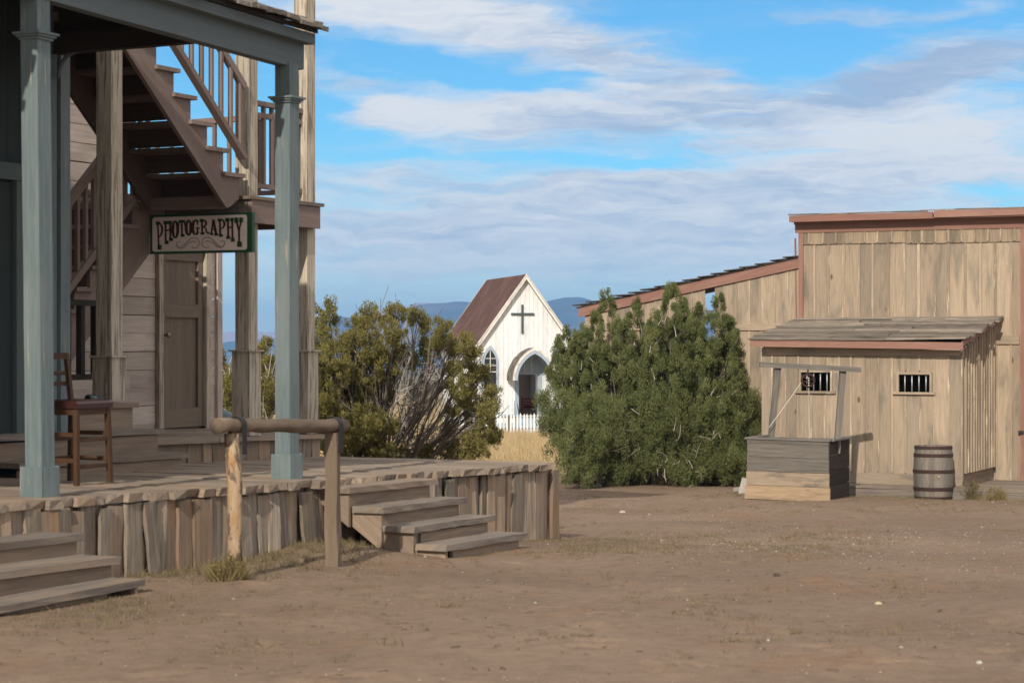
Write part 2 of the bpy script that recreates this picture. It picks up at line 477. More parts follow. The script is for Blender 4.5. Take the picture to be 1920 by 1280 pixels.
def ground_mat():
    m, t, b = principled("dirt", (0.2, 0.14, 0.1), 0.95, spec=0.1)
    geo = t.new("ShaderNodeNewGeometry").outputs["Position"]
    n1 = t.noise(geo, 0.28, 6, 0.6, 0.3)
    n2 = t.noise(t.mapping(geo, (1.0, 0.55, 1), (3, 9, 0)), 1.1, 7, 0.62, 0.4)
    n3 = t.noise(geo, 9.0, 6, 0.7)
    n4 = t.noise(geo, 45.0, 4, 0.7)
    col = t.mix(t.ramp(n1, 0.35, 0.68), (0.20, 0.141, 0.098, 1), (0.265, 0.190, 0.132, 1))
    col = t.mix(t.math("MULTIPLY", t.ramp(n2, 0.52, 0.68), 0.55), col, (0.235, 0.138, 0.078, 1))
    dk = t.noise(t.mapping(geo, (1.6, 0.9, 1), (5, 1, 0)), 2.2, 6, 0.68, 0.5)
    col = t.mix(t.math("MULTIPLY", t.ramp(dk, 0.57, 0.72), 0.55), col, (0.14, 0.098, 0.072, 1))
    g = t.noise(t.mapping(geo, (1.0, 0.5, 1), (30, 2, 0)), 0.9, 8, 0.7, 0.3)
    col = t.mix(t.math("MULTIPLY", t.ramp(g, 0.60, 0.70), 0.45), col, (0.155, 0.135, 0.075, 1))
    col = t.mix(t.math("MULTIPLY", t.ramp(n3, 0.40, 0.72), 0.45), col, (0.12, 0.082, 0.060, 1))
    col = t.mix(t.math("MULTIPLY", t.ramp(n4, 0.60, 0.72), 0.5), col, (0.36, 0.28, 0.21, 1))
    # dry grass cover takes over away from the trodden yard
    sep = t.new("ShaderNodeSeparateXYZ")
    t.l.new(geo, sep.inputs[0])
    far = t.ramp(t.math("ADD", sep.outputs[1], t.math("MULTIPLY", n1, 14.0)), 48, 62)
    col = t.mix(far, col, (0.36, 0.26, 0.125, 1))
    vfar = t.ramp(sep.outputs[1], 160, 500)
    scrub = t.noise(geo, 0.02, 6, 0.6)
    col = t.mix(vfar, col, t.mix(t.ramp(scrub, 0.4, 0.6), (0.10, 0.11, 0.06, 1), (0.27, 0.21, 0.13, 1)))
    t.l.new(col, b.inputs["Base Color"])
    bp = t.new("ShaderNodeBump")
    bp.inputs["Strength"].default_value = 0.6
    bp.inputs["Distance"].default_value = 0.035
    t.l.new(t.math("ADD", t.math("ADD", t.math("MULTIPLY", n3, 0.6), t.math("MULTIPLY", n4, 0.25)), n2), bp.inputs["Height"])
    t.l.new(bp.outputs[0], b.inputs["Normal"])


ground_mat()


def mountain_mat():
    m, t, b = principled("mountain_rock", (0.10, 0.10, 0.09), 1.0, spec=0.0)
    geo = t.new("ShaderNodeNewGeometry").outputs["Position"]
    n = t.noise(geo, 0.004, 7, 0.6)
    t.l.new(t.mix(t.ramp(n, 0.4, 0.62), (0.045, 0.06, 0.045, 1), (0.12, 0.10, 0.085, 1)), b.inputs["Base Color"])
    m, t, b = principled("bare_rock", (0.42, 0.30, 0.25), 1.0, spec=0.0)


mountain_mat()

# ------------------------------------------------------------------ mesh building
ORG = {}


class MB:
    def __init__(self):
        self.v, self.f, self.uv, self.r = [], [], [], []
        self.ref = Vector((0, 0, 0))

    def face(self, idx, grain, off, rnd):
        a, b, c = (self.v[i] for i in idx[:3])
        n = (b - a).cross(c - a)
        if len(idx) > 3:
            n = (self.v[idx[2]] - a).cross(self.v[idx[3]] - b) if n.length < 1e-9 else n
        n = n.normalized() if n.length > 1e-12 else Vector((0, 0, 1))
        g = grain
        if abs(n.dot(g)) > 0.92:
            g = n.orthogonal().normalized()
            k = 0.35
        else:
            k = 1.0
        w = n.cross(g)
        self.f.append(tuple(idx))
        for i in idx:
            p = self.v[i] - self.ref
            self.uv.append((p.dot(g) * k + off[0], p.dot(w) + off[1]))
        self.r.append(rnd)

    def board(self, p0, p1, w, t, segs=1, jit=0.0, rnd=None, end_jit=0.0):
        """plank from p0 to p1 (centre line) with full width vector w and thickness vector t"""
        p0, p1, w, t = Vector(p0), Vector(p1), Vector(w), Vector(t)
        g = (p1 - p0).normalized()
        rnd = random.random() if rnd is None else rnd
        off = (random.uniform(-40, 40), random.uniform(-40, 40))
        base = len(self.v)
        self.ref = p0.copy()
        if (p1 - p0).dot(w.cross(t)) < 0:
            t = -t
        for i in range(segs + 1):
            c = p0.lerp(p1, i / segs)
            for (a, b) in ((-.5, -.5), (.5, -.5), (.5, .5), (-.5, .5)):
                q = c + w * a + t * b
                if jit:
                    q = q + w.normalized() * random.uniform(-jit, jit) + t.normalized() * random.uniform(-jit, jit) * 0.6
                if end_jit and i in (0, segs):
                    q = q + g * random.uniform(-end_jit, end_jit)
                self.v.append(q)
        for i in range(segs):
            for k in range(4):
                a = base + i * 4 + k
                b = base + i * 4 + (k + 1) % 4
                self.face((a, b, b + 4, a + 4), g, off, rnd)
        self.face((base + 3, base + 2, base + 1, base), g, off, rnd)
        e = base + segs * 4
        self.face((e, e + 1, e + 2, e + 3), g, off, rnd)
        return self

    def prism(self, pts, ext, grain=None, rnd=None):
        """polygon pts pushed along ext"""
        pts = [Vector(p) for p in pts]
        ext = Vector(ext)
        rnd = random.random() if rnd is None else rnd
        off = (random.uniform(-40, 40), random.uniform(-40, 40))
        n = Vector((0, 0, 0))
        for i in range(len(pts)):
            n += pts[i].cross(pts[(i + 1) % len(pts)])
        if n.dot(ext) > 0:
            pts = pts[::-1]
        if grain is None:
            grain = max(((pts[(i + 1) % len(pts)] - pts[i]) for i in range(len(pts))), key=lambda e: e.length)
        grain = Vector(grain).normalized()
        b = len(self.v)
        self.ref = pts[0].copy()
        m = len(pts)
        self.v += pts + [p + ext for p in pts]
        self.face(tuple(range(b, b + m)), grain, off, rnd)
        self.face(tuple(range(b + 2 * m - 1, b + m - 1, -1)), grain, off, rnd)
        for i in range(m):
            j = (i + 1) % m
            self.face((b + j, b + i, b + m + i, b + m + j), grain, off, rnd)
        return self

    def quad(self, pts, grain=None, rnd=0.5):
        pts = [Vector(p) for p in pts]
        b = len(self.v)
        self.ref = pts[0].copy()
        self.v += pts
        g = Vector(grain).normalized() if grain is not None else (pts[1] - pts[0]).normalized()
        self.face(tuple(range(b, b + len(pts))), g, (0, 0), rnd)
        return self

    def tube(self, pts, rad, sides=8, rnd=None, cap=True, jit=0.0):
        pts = [Vector(p) for p in pts]
        if not isinstance(rad, (list, tuple)):
            rad = [rad] * len(pts)
        rnd = random.random() if rnd is None else rnd
        off = (random.uniform(-40, 40), random.uniform(-40, 40))
        b = len(self.v)
        self.ref = pts[0].copy()
        d = (pts[1] - pts[0]).normalized()
        x = d.orthogonal().normalized()
        for i, p in enumerate(pts):
            d = (pts[min(i + 1, len(pts) - 1)] - pts[max(i - 1, 0)]).normalized()
            x = (x - d * x.dot(d)).normalized()
            y = d.cross(x)
            for k in range(sides):
                a = 2 * math.pi * k / sides
                r = rad[i] * (1 + random.uniform(-jit, jit))
                self.v.append(p + x * math.cos(a) * r + y * math.sin(a) * r)
        n = len(pts)
        for i in range(n - 1):
            d = (pts[i + 1] - pts[i]).normalized()
            for k in range(sides):
                a = b + i * sides + k
                c = b + i * sides + (k + 1) % sides
                self.face((a, c, c + sides, a + sides), d, off, rnd)
                q0, q1 = k / sides * 6.28 * rad[i] + off[1], (k + 1) / sides * 6.28 * rad[i] + off[1]
                l0, l1 = (pts[i] - pts[0]).length + off[0], (pts[i + 1] - pts[0]).length + off[0]
                self.uv[-4:] = [(l0, q0), (l0, q1), (l1, q1), (l1, q0)]
        if cap:
            self.face(tuple(range(b + sides - 1, b - 1, -1)), (pts[1] - pts[0]).normalized(), off, rnd)
            e = b + (n - 1) * sides
            self.face(tuple(range(e, e + sides)), (pts[-1] - pts[-2]).normalized(), off, rnd)
        return self

    def lathe(self, prof, org, n=32, rnd=None, rnd_fn=None):
        """prof: (radius, height) pairs about a vertical axis"""
        org = Vector(org)
        self.ref = org.copy()
        b = len(self.v)
        for (r, z) in prof:
            for k in range(n):
                a = 2 * math.pi * k / n
                self.v.append(org + Vector((r * math.cos(a), r * math.sin(a), z)))
        for i in range(len(prof) - 1):
            for k in range(n):
                a = b + i * n + k
                c = b + i * n + (k + 1) % n
                rr = rnd_fn(k) if rnd_fn else (0.5 if rnd is None else rnd)
                self.face((a, c, c + n, a + n), Vector((0, 0, 1)), (rr * 31, rr * 17), rr)
                q0, q1 = k / n * 6.28 * prof[i][0] + rr * 17, (k + 1) / n * 6.28 * prof[i][0] + rr * 17
                self.uv[-4:] = [(prof[i][1] + rr * 31, q0), (prof[i][1] + rr * 31, q1), (prof[i + 1][1] + rr * 31, q1), (prof[i + 1][1] + rr * 31, q0)]
        return self

    def build(self, name, mat, parent=None, smooth=False):
        org = ORG.get(parent.name, Vector((0, 0, 0))) if parent else Vector((0, 0, 0))
        me = bpy.data.meshes.new(name)
        me.from_pydata([tuple(p - org) for p in self.v], [], self.f)
        uvl = me.uv_layers.new(name="UVMap")
        uvl.data.foreach_set("uv", np.array(self.uv, dtype=np.float32).ravel())
        at = me.attributes.new("rnd", "FLOAT", "FACE")
        at.data.foreach_set("value", np.array(self.r, dtype=np.float32))
        if smooth:
            me.polygons.foreach_set("use_smooth", [True] * len(me.polygons))
        me.materials.append(MATS[mat])
        o = bpy.data.objects.new(name, me)
        SC.collection.objects.link(o)
        if parent:
            o.parent = parent
            ORG[o.name] = org
        return o


def thing(name, label, cat, loc, group=None):
    o = bpy.data.objects.new(name, None)
    o.empty_display_size = 0.2
    SC.collection.objects.link(o)
    o.location = loc
    ORG[o.name] = Vector(loc)
    o["label"] = label
    o["category"] = cat
    if group:
        o["group"] = group
    return o


def tag(o, label, cat, group=None):
    o["label"] = label
    o["category"] = cat
    if group:
        o["group"] = group
    return o


def np_mesh(name, verts, faces_n, k, rnd, mat, parent=None, loops=None):
    """fast mesh: faces_n faces of k corners, consecutive vertices unless loops given"""
    org = np.array(ORG.get(parent.name, Vector((0, 0, 0))) if parent else (0, 0, 0))
    me = bpy.data.meshes.new(name)
    verts = np.asarray(verts, dtype=np.float32) - org.astype(np.float32)
    me.vertices.add(len(verts))
    me.vertices.foreach_set("co", verts.ravel())
    me.loops.add(faces_n * k)
    me.loops.foreach_set("vertex_index", np.arange(faces_n * k, dtype=np.int32) if loops is None else np.asarray(loops, dtype=np.int32))
    me.polygons.add(faces_n)
    me.polygons.foreach_set("loop_start", np.arange(0, faces_n * k, k, dtype=np.int32))
    at = me.attributes.new("rnd", "FLOAT", "FACE")
    at.data.foreach_set("value", np.asarray(rnd, dtype=np.float32))
    me.update(calc_edges=True)
    me.materials.append(MATS[mat])
    o = bpy.data.objects.new(name, me)
    SC.collection.objects.link(o)
    if parent:
        o.parent = parent
        ORG[o.name] = Vector(org)
    return o


ZUP = Vector((0, 0, 1))
U3 = Vector((U[0], U[1], 0))
V3 = Vector((V[0], V[1], 0))


# ------------------------------------------------------------------ ground and mountains
def make_ground():
    ys = np.concatenate([np.linspace(-40, 6, 12)[:-1], np.linspace(6, 20, 260)[:-1], np.linspace(20, 46, 260)[:-1], np.geomspace(46, 13000, 110)])
    kd = np.linspace(-0.115, 0.115, 300)
    kf = 0.115 + np.geomspace(0.004, 1.05, 40)
    ks = np.concatenate([-kf[::-1], kd, kf])
    X = ks[None, :] * (ys[:, None] + 55)
    Y = np.repeat(ys[:, None], len(ks), 1)
    Z = gz(X, Y)
    # hoof and boot prints
    for (fx, fy, a) in PRINTS:
        sel = (np.abs(X - fx) < 0.5) & (np.abs(Y - fy) < 0.5)
        dx, dy = X[sel] - fx, Y[sel] - fy
        p, q = dx * math.cos(a) + dy * math.sin(a), -dx * math.sin(a) + dy * math.cos(a)
        rr = np.sqrt((p / 0.15) ** 2 + (q / 0.07) ** 2)
        Z[sel] += -0.030 * np.exp(-rr ** 4) + 0.012 * np.exp(-((rr - 1.5) / 0.4) ** 2)
    m, n = X.shape
    idx = np.arange(m * n).reshape(m, n)
    quads = np.stack([idx[:-1, :-1], idx[:-1, 1:], idx[1:, 1:], idx[1:, :-1]], -1).reshape(-1, 4)
    o = np_mesh("ground", np.stack([X, Y, Z], -1).reshape(-1, 3), len(quads), 4, np.zeros(len(quads)), "dirt", None, quads.ravel())
    o.data.polygons.foreach_set("use_smooth", [True] * len(o.data.polygons))
    o["kind"] = "structure"


make_ground()


def make_ridge(name, mat, d, pts, depth, rough, seed):
    """a mountain range: crest heights given as (picture x, picture y) pairs at distance d, falling to both sides"""
    xs = np.array([(p[0] - 960) / F * d for p in pts])
    zs = np.array([EYE + (640 - p[1]) / F * d for p in pts])
    nx, ny = 560, 40
    X = np.linspace(xs[0], xs[-1], nx)
    crest = np.interp(X, xs, zs)
    k = np.ones(7) / 7
    crest = np.convolve(np.pad(crest, 3, mode="edge"), k, mode="valid")
    crest = crest + np.array([mnoise.fractal(Vector((x * 0.012 + seed, seed, 0)), 1.0, 2.0, 4) for x in X]) * d / F * 2.2
    base = EYE - np.interp(d, DROP_D, DROP_V) - 30
    vs = np.zeros((ny, nx, 3))
    for j in range(ny):
        q = j / (ny - 1) * 2 - 1
        h = 1 - abs(q) ** 1.15
        for i in range(nx):
            nz = mnoise.fractal(Vector((X[i] * 0.0022 + seed, q * depth * 0.0022, seed)), 1.0, 2.0, 5)
            vs[j, i] = (X[i], d + q * depth, base + (crest[i] - base) * h + nz * rough * (1 - h) * 2.2 * min(1, h * 4) + nz * rough * 0.10)
    idx = np.arange(nx * ny).reshape(ny, nx)
    quads = np.stack([idx[:-1, :-1], idx[:-1, 1:], idx[1:, 1:], idx[1:, :-1]], -1).reshape(-1, 4)
    o = np_mesh(name, vs.reshape(-1, 3), len(quads), 4, np.zeros(len(quads)), mat, None, quads.ravel())
    o.data.polygons.foreach_set("use_smooth", [True] * len(o.data.polygons))
    o["kind"] = "structure"


make_ridge("mountain_range", "mountain_rock", 7000,
           [(-900, 670), (0, 660), (380, 654), (420, 640), (480, 636), (560, 630), (610, 585), (640, 592), (690, 596), (730, 586), (770, 576), (800, 567), (825, 569), (850, 562), (885, 561), (930, 575),
            (1000, 575), (1040, 562), (1075, 554), (1100, 558), (1140, 576), (1250, 590), (1500, 600), (1900, 610), (2600, 640)], 900, 70, 3.0)
make_ridge("distant_peak", "bare_rock", 9500,
           [(-400, 640), (200, 632), (400, 622), (440, 619), (490, 622), (540, 620), (600, 616), (680, 590), (760, 574), (792, 563), (815, 566), (860, 575), (1000, 590), (1080, 580), (1110, 568), (1140, 566), (1200, 590), (1600, 620), (2200, 640)], 900, 40, 8.0)


def zd(s):
    return 0.60 - 0.0214 * s


# ------------------------------------------------------------------ front boardwalk with its skirt
S_END = S(1043, -0.25)


def make_boardwalk():
    t0 = thing("boardwalk", "long raised plank boardwalk under the blue porch, with ragged edge and leaning skirt boards", "boardwalk", G(3.0, 0, float(gz(-1.9, 17))))
    deck = MB()
    s = -5.0
    while s < S_END:
        w = random.uniform(0.13, 0.24)
        w = min(w, S_END - s + 0.02)
        c = s + w / 2
        fr = -0.27 + random.uniform(-0.05, 0.05) + 0.03 * math.sin(c * 1.7)
        z = zd(c) - 0.035 + random.uniform(-0.006, 0.006)
        deck.board(G(c, fr, z), G(c, 2.5, z), U3 * (w - 0.012), ZUP * 0.06, 12, 0.004, end_jit=0.022)
        s += w
    deck.build("deck", "deck_wood", t0)
    sk = MB()
    s = -5.0
    while s < S_END - 0.1:
        w = random.uniform(0.12, 0.21)
        c = s + w / 2
        lean = random.gauss(0, 0.035)
        tt = -0.20 - random.uniform(0, 0.05)
        pb = G(c + lean, tt - random.uniform(-0.01, 0.03), 0)
        pb.z = float(gz(pb.x, pb.y)) - 0.06
        pt = G(c, tt, zd(c) - 0.05 - random.uniform(0, 0.05))
        wv = U3 * (w * random.uniform(0.94, 1.12)) + V3 * random.uniform(-0.035, 0.035)
        sk.board(pb, pt, wv, V3 * 0.026, 4, 0.006, end_jit=0.012)
        s += w
    s = -5.0
    while s < S_END - 0.1:
        p = G(s + 0.12, -0.165, 0)
        sk.board((p.x, p.y, float(gz(p.x, p.y)) - 0.06), (p.x, p.y, zd(s) - 0.07), U3 * 0.235, V3 * 0.02, 3, 0.004)
        s += 0.24
    sk.build("skirt", "skirt_wood", t0)
    en = MB()
    tt = -0.15
    while tt < 2.45:
        w = random.uniform(0.13, 0.2)
        p = G(S_END - 0.02, tt + w / 2, 0)
        zb = float(gz(p.x, p.y)) - 0.06
        en.board((p.x, p.y, zb), (p.x, p.y, zd(S_END) - 0.07), V3 * w, U3 * 0.028, 3, 0.005, end_jit=0.01)
        tt += w
    en.build("end_skirt", "skirt_wood", t0)
    p = G(S_END - 0.07, -0.262, 0)
    MB().board((p.x, p.y, float(gz(p.x, p.y)) - 0.06), (p.x, p.y, zd(S_END) - 0.075), U3 * 0.15, V3 * 0.035, 4, 0.006).build("corner_board", "skirt_wood", t0)
    # bearers below the planks
    be = MB()
    for tt in (0.1, 1.2, 2.3):
        be.board(G(-5, tt, zd(-5) - 0.16), G(S_END - 0.15, tt, zd(S_END - 0.15) - 0.16), ZUP * 0.18, V3 * 0.08)
    be.build("bearer", "step_wood", t0)


make_boardwalk()


def steps(name, label, treads, s_len, t_step, first_t, mat_t, mat_r, under_to_ground=True):
    """treads: (picture x, picture y) of the right end of each tread's front edge, top tread first"""
    pos = []
    for i, (px, py) in enumerate(treads):
        t_ = first_t - t_step * i
        s_ = S(px, t_)
        pos.append((s_, t_, ZH(py, s_, t_)))
    return pos


def left_steps():
    pos = steps("", "", [(161, 1000), (226, 1043), (289, 1086)], 3, 0.30, -0.60, "", "")
    t0 = thing("wooden_steps", "worn three tread wooden steps running out of the picture at lower left", "steps", G(pos[1][0] - 2, pos[1][1], 0.0))
    tr, ri = [], MB()
    for i, (s_, t_, z) in enumerate(pos):
        z0 = z + 0.0214 * 0.6 * 4.5 if i < 2 else z - 0.02
        m = MB()
        dep = 0.36 if i < 2 else 0.34
        m.board(G(s_ - 4.2, t_ + dep / 2, z0 - 0.022), G(s_, t_ + dep / 2 + (0.07 if i == 2 else 0), z - 0.022), V3 * dep, ZUP * 0.045, 10, 0.005, end_jit=0.012)
        m.build("tread", "step_wood", t0)
        zl = z - 0.046
        zb = pos[i + 1][2] - 0.02 if i < 2 else float(gz(*G(s_, t_, 0).xy)) - 0.05
        if i < 2:
            ri.board(G(s_ - 4.1, t_ + 0.05, (zb + z0 - 0.046 + 0.03) / 2), G(s_ - 0.05, t_ + 0.05, (zb + zl) / 2), ZUP * (zl - zb), V3 * 0.03, 6, 0.003)
        else:
            ri.board(G(s_ - 4.1, t_ + 0.1, zl - 0.03), G(s_ - 0.35, t_ + 0.12, zl - 0.05), ZUP * 0.10, V3 * 0.03, 6, 0.003)
    ri.build("riser", "riser_wood", t0)
    for ds in (-0.08, -2.0, -4.0):
        st = MB()
        for i, (s_, t_, z) in enumerate(pos):
            zb = float(gz(*G(s_, t_, 0).xy)) - 0.08
            st.board(G(s_ + ds, t_ + 0.08, (zb + z - 0.05) / 2), G(s_ + ds, t_ + 0.31, (zb + z - 0.05) / 2), ZUP * (z - 0.05 - zb), U3 * 0.04)
        st.build("stringer", "riser_wood", t0)


left_steps()


def right_steps():
    lefts = [(655, 914), (717, 951), (777, 987), (837, 1022)]
    rights = [820, 876, 930, 988]
    ts = [-0.52, -0.79, -1.06, -1.33]
    t0 = thing("wooden_steps", "weathered four tread wooden steps with plank sides, right of the hitching rail", "steps", G(4.6, -0.9, -0.15))
    pos = []
    for (px, py), rx, t_ in zip(lefts, rights, ts):
        s_ = S(px, t_)
        pos.append((s_, S(rx, t_), t_, ZH(py, s_, t_)))
    ri = MB()
    for i, (sa, sb, t_, z) in enumerate(pos):
        m = MB()
        dz = 0.012 * (sb - sa)
        m.board(G(sa, t_ + 0.14, z - 0.025), G(sb, t_ + 0.14, z - 0.025 - dz), V3 * 0.29, ZUP * 0.05, 9, 0.006, end_jit=0.016)
        m.build("tread", "step_wood", t0)
        zl = z - 0.052
        zb = (pos[i + 1][3] - 0.02) if i < 3 else float(gz(*G(sa, t_, 0).xy)) - 0.04
        gap = 0.0 if i != 2 else 0.01
        ri.board(G(sa + 0.05 + (0.12 if i >= 2 else 0), t_ + 0.045, (zl + zb) / 2 - gap), G(sb - 0.1, t_ + 0.045, (zl + zb) / 2 - dz), ZUP * (zl - zb - gap), V3 * 0.03, 5, 0.004)
    ri.build("riser", "riser_wood", t0)
    for which in (0, 1):
        pts = []
        z0 = zd(3.9)
        s_ref = (pos[0][0] + 0.06) if which == 0 else (pos[0][1] - 0.14)
        gb = lambda t_: float(gz(*G(s_ref, t_, 0).xy)) - 0.03
        prof = [(-0.24, z0 - 0.22), (-0.24, gb(-0.24) + 0.34), (-0.72, gb(-0.72)), (ts[3] + 0.05, gb(ts[3])),
                (ts[3] + 0.05, pos[3][3] - 0.052), (ts[2] + 0.04, pos[3][3] - 0.052), (ts[2] + 0.04, pos[2][3] - 0.052),
                (ts[1] + 0.04, pos[2][3] - 0.052), (ts[1] + 0.04, pos[1][3] - 0.052), (ts[0] + 0.04, pos[1][3] - 0.052),
                (ts[0] + 0.04, pos[0][3] - 0.052), (-0.24, pos[0][3] - 0.052)]
        # every tread starts a little further along, so the side panel is cut into one plank per tread
        st = MB()
        for i, (sa, sb, t_, z) in enumerate(pos):
            ss = (sa + 0.04 if which == 0 else sb - 0.14)
            t_b = ts[i - 1] if i > 0 else -0.24
            ztop = z - 0.053
            lo = (lambda q: gb(q) + max(0.0, (q + 0.72) / 0.48 * 0.34))
            st.prism([G(ss, t_ + 0.03, ztop), G(ss, t_b + 0.03, ztop), G(ss, t_b + 0.03, lo(t_b + 0.03)), G(ss, t_ + 0.03, lo(t_ + 0.03))], U3 * 0.04, grain=Vector(V3) * 0.75 + ZUP * 0.6)
        st.build("side_panel", "riser_wood", t0)


right_steps()


# ------------------------------------------------------------------ blue storefront with its porch
POST_S = [S(75, 0), S(538, 0)]


def beam_z(s):
    sa, sb = S(104, -0.05), S(564, -0.05)
    za, zb = ZH(3, sa, -0.05), ZH(129, sb, -0.05)
    return za + (zb - za) * (s - sa) / (sb - sa)


def blue_building():
    t0 = thing("blue_storefront", "blue painted storefront with a deep shingled porch on two square posts", "building", G(0, 2.4, zd(0)))
    for k, ps in enumerate(POST_S):
        w = 0.14
        zb = zd(ps)
        zt = beam_z(ps)
        m = MB()
        tilt = 0.03 if k == 0 else 0.0
        m.board(G(ps, 0, zb + 0.2), G(ps - tilt * 0.5, tilt, zt + 0.02), U3 * w, V3 * w, 10, 0.0025)
        po = m.build("porch_post", "blue_paint", t0)
        bl = MB()
        for (e, d1) in ((-1, 0), (1, 0), (0, -1), (0, 1)):
            # four mitred boards round the foot
            if d1 == 0:
                bl.board(G(ps + e * 0.084, 0, zb), G(ps + e * 0.084, 0, zb + 0.205), V3 * 0.186, U3 * 0.022, 2, 0.002)
            else:
                bl.board(G(ps, d1 * 0.084, zb), G(ps, d1 * 0.084, zb + 0.200), U3 * 0.144, V3 * 0.022, 2, 0.002)
        bl.build("post_base", "blue_paint", po)
        co = MB()
        zc = ZH(68 if k == 0 else 187, ps, 0)
        for dz, ww in ((-0.03, 0.165), (-0.012, 0.195), (0.004, 0.225)):
            co.board(G(ps - tilt * .4, tilt * .8, zc + dz), G(ps - tilt * .4, tilt * .8, zc + dz + 0.0165), U3 * ww, V3 * ww)
        co.build("collar", "blue_paint", po)
    sa, sb = -7.5, S(572, -0.06)
    MB().board(G(sa, 0, beam_z(sa) + 0.11), G(sb, 0, beam_z(sb) + 0.11), ZUP * 0.225, V3 * 0.10, 12, 0.003).build("porch_beam", "blue_trim", t0)
    # eave board and roof
    se = S(586, -0.12)
    ez = lambda s_: beam_z(s_) + 0.21
    MB().board(G(sa, -0.10, ez(sa) + 0.035), G(se, -0.10, ez(se) + 0.035), ZUP * 0.085, V3 * 0.09, 10, 0.003).build("eave_board", "blue_trim", t0)
    slope = 0.30
    rf = MB()
    rf.prism([G(sa, -0.16, ez(sa) + 0.08), G(sa, 2.6, ez(sa) + 0.08 + slope * 2.76), G(sa, 2.6, ez(sa) + 0.12 + slope * 2.76), G(sa, -0.16, ez(sa) + 0.12)],
             G(se + 0.02, 0, ez(se)) - G(sa, 0, ez(sa)))
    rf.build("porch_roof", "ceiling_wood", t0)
    sh = MB()
    for row in range(14):
        s_ = sa
        tt = -0.26 + row * 0.2
        while s_ < se + 0.04:
            w = random.uniform(0.08, 0.19)
            if s_ + w > se + 0.10:
                w = se + 0.10 - s_
            if w < 0.03:
                break
            c = s_ + w / 2
            zz = ez(c) + 0.135 + slope * (tt + 0.20) + random.uniform(-0.012, 0.02)
            d = random.uniform(-0.03, 0.03)
            sh.board(G(c, tt + d, zz + random.uniform(-.012, .012)), G(c + random.uniform(-.02, .02), tt + 0.34, zz + slope * 0.34 + 0.0), U3 * (w - 0.006) + ZUP * random.uniform(-.012, .012), ZUP * random.uniform(0.025, 0.042), 2, 0.007)
            s_ += w
    sh.build("roof_shingles", "shingle_wood", t0)
    # end of the porch: tie beam and boarded gable
    s1 = S(540, 0) - 0.02
    tw = 2.32
    zb0 = ZH(80, s1, T(420, s1))
    zb1 = ZH(106, s1, T(116, s1))
    MB().board(G(s1, 0.07, zb0 + 0.10), G(s1, tw, (zb0 + zb1) / 2 + 0.10), ZUP * 0.17, U3 * 0.09, 5, 0.003).build("tie_beam", "ceiling_wood", t0)
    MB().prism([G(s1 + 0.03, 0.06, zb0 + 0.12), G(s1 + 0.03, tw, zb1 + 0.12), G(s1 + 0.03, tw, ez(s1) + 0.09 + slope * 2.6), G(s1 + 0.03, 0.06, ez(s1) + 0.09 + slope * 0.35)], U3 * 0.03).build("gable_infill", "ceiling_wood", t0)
    br = MB()
    arc = [G(s1, tw - 0.02 - 0.22 * (1 - math.cos(a)), zb1 - 0.16 + 0.22 * math.sin(a) - 0.02) for a in np.linspace(0, math.pi / 2, 8)]
    br.tube(arc, 0.02, 6)
    br.build("bracket", "blue_trim", t0)
    # walls: front wall of upright boards, end wall, flat roof
    s_end = S(97, 2.40)
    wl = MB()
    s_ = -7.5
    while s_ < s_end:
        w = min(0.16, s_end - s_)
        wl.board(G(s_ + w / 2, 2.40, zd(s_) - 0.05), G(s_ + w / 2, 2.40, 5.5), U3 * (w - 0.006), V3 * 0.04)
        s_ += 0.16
    wl.build("front_wall", "shaded_blue_wall", t0)
    MB().board(G(s_end - 0.02, 4.9, 0), G(s_end - 0.02, 4.9, 5.5), V3 * 4.95, U3 * 0.06).build("end_wall", "shaded_blue_wall", t0)
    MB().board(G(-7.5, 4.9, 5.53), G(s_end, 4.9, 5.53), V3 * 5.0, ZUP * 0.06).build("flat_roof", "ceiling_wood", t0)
    pi = MB()
    pi.board(G(s_end + 0.075, 2.36, zd(3) - 0.03), G(s_end + 0.075, 2.36, zb1 + 0.02), U3 * 0.13, V3 * 0.10, 8, 0.002)
    pi.board(G(s_end - 0.14, 2.355, zd(3) - 0.03), G(s_end - 0.14, 2.355, zb1 + 0.02), U3 * 0.26, V3 * 0.04, 8, 0.002)
    pi.build("pilaster", "blue_paint", t0)
    # door surround and half glazed door at the left
    s_a, s_b = S(6, 2.33), S(46, 2.33)
    df = MB()
    df.board(G(s_b - 0.05, 2.35, zd(1)), G(s_b - 0.05, 2.35, 3.0), U3 * 0.14, V3 * 0.07)
    df.board(G(s_a - 0.9, 2.35, zd(1)), G(s_a - 0.9, 2.35, 3.0), U3 * 0.14, V3 * 0.07)
    df.board(G(s_a - 1.0, 2.345, 3.07), G(s_b + 0.05, 2.345, 3.07), ZUP * 0.14, V3 * 0.09)
    df.build("door_frame", "pale_blue_wall", t0)
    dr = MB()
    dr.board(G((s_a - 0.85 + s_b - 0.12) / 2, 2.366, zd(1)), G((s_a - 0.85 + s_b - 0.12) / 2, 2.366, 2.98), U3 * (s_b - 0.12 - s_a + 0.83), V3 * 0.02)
    dr.build("door", "shaded_blue_wall", t0)


blue_building()


# ------------------------------------------------------------------ photography building
TB = 2.62     # front edge of its porch
TW = 5.07     # its front wall


def zb_(s):
    return zd(s) + 0.225


WS1 = S(409, TW)


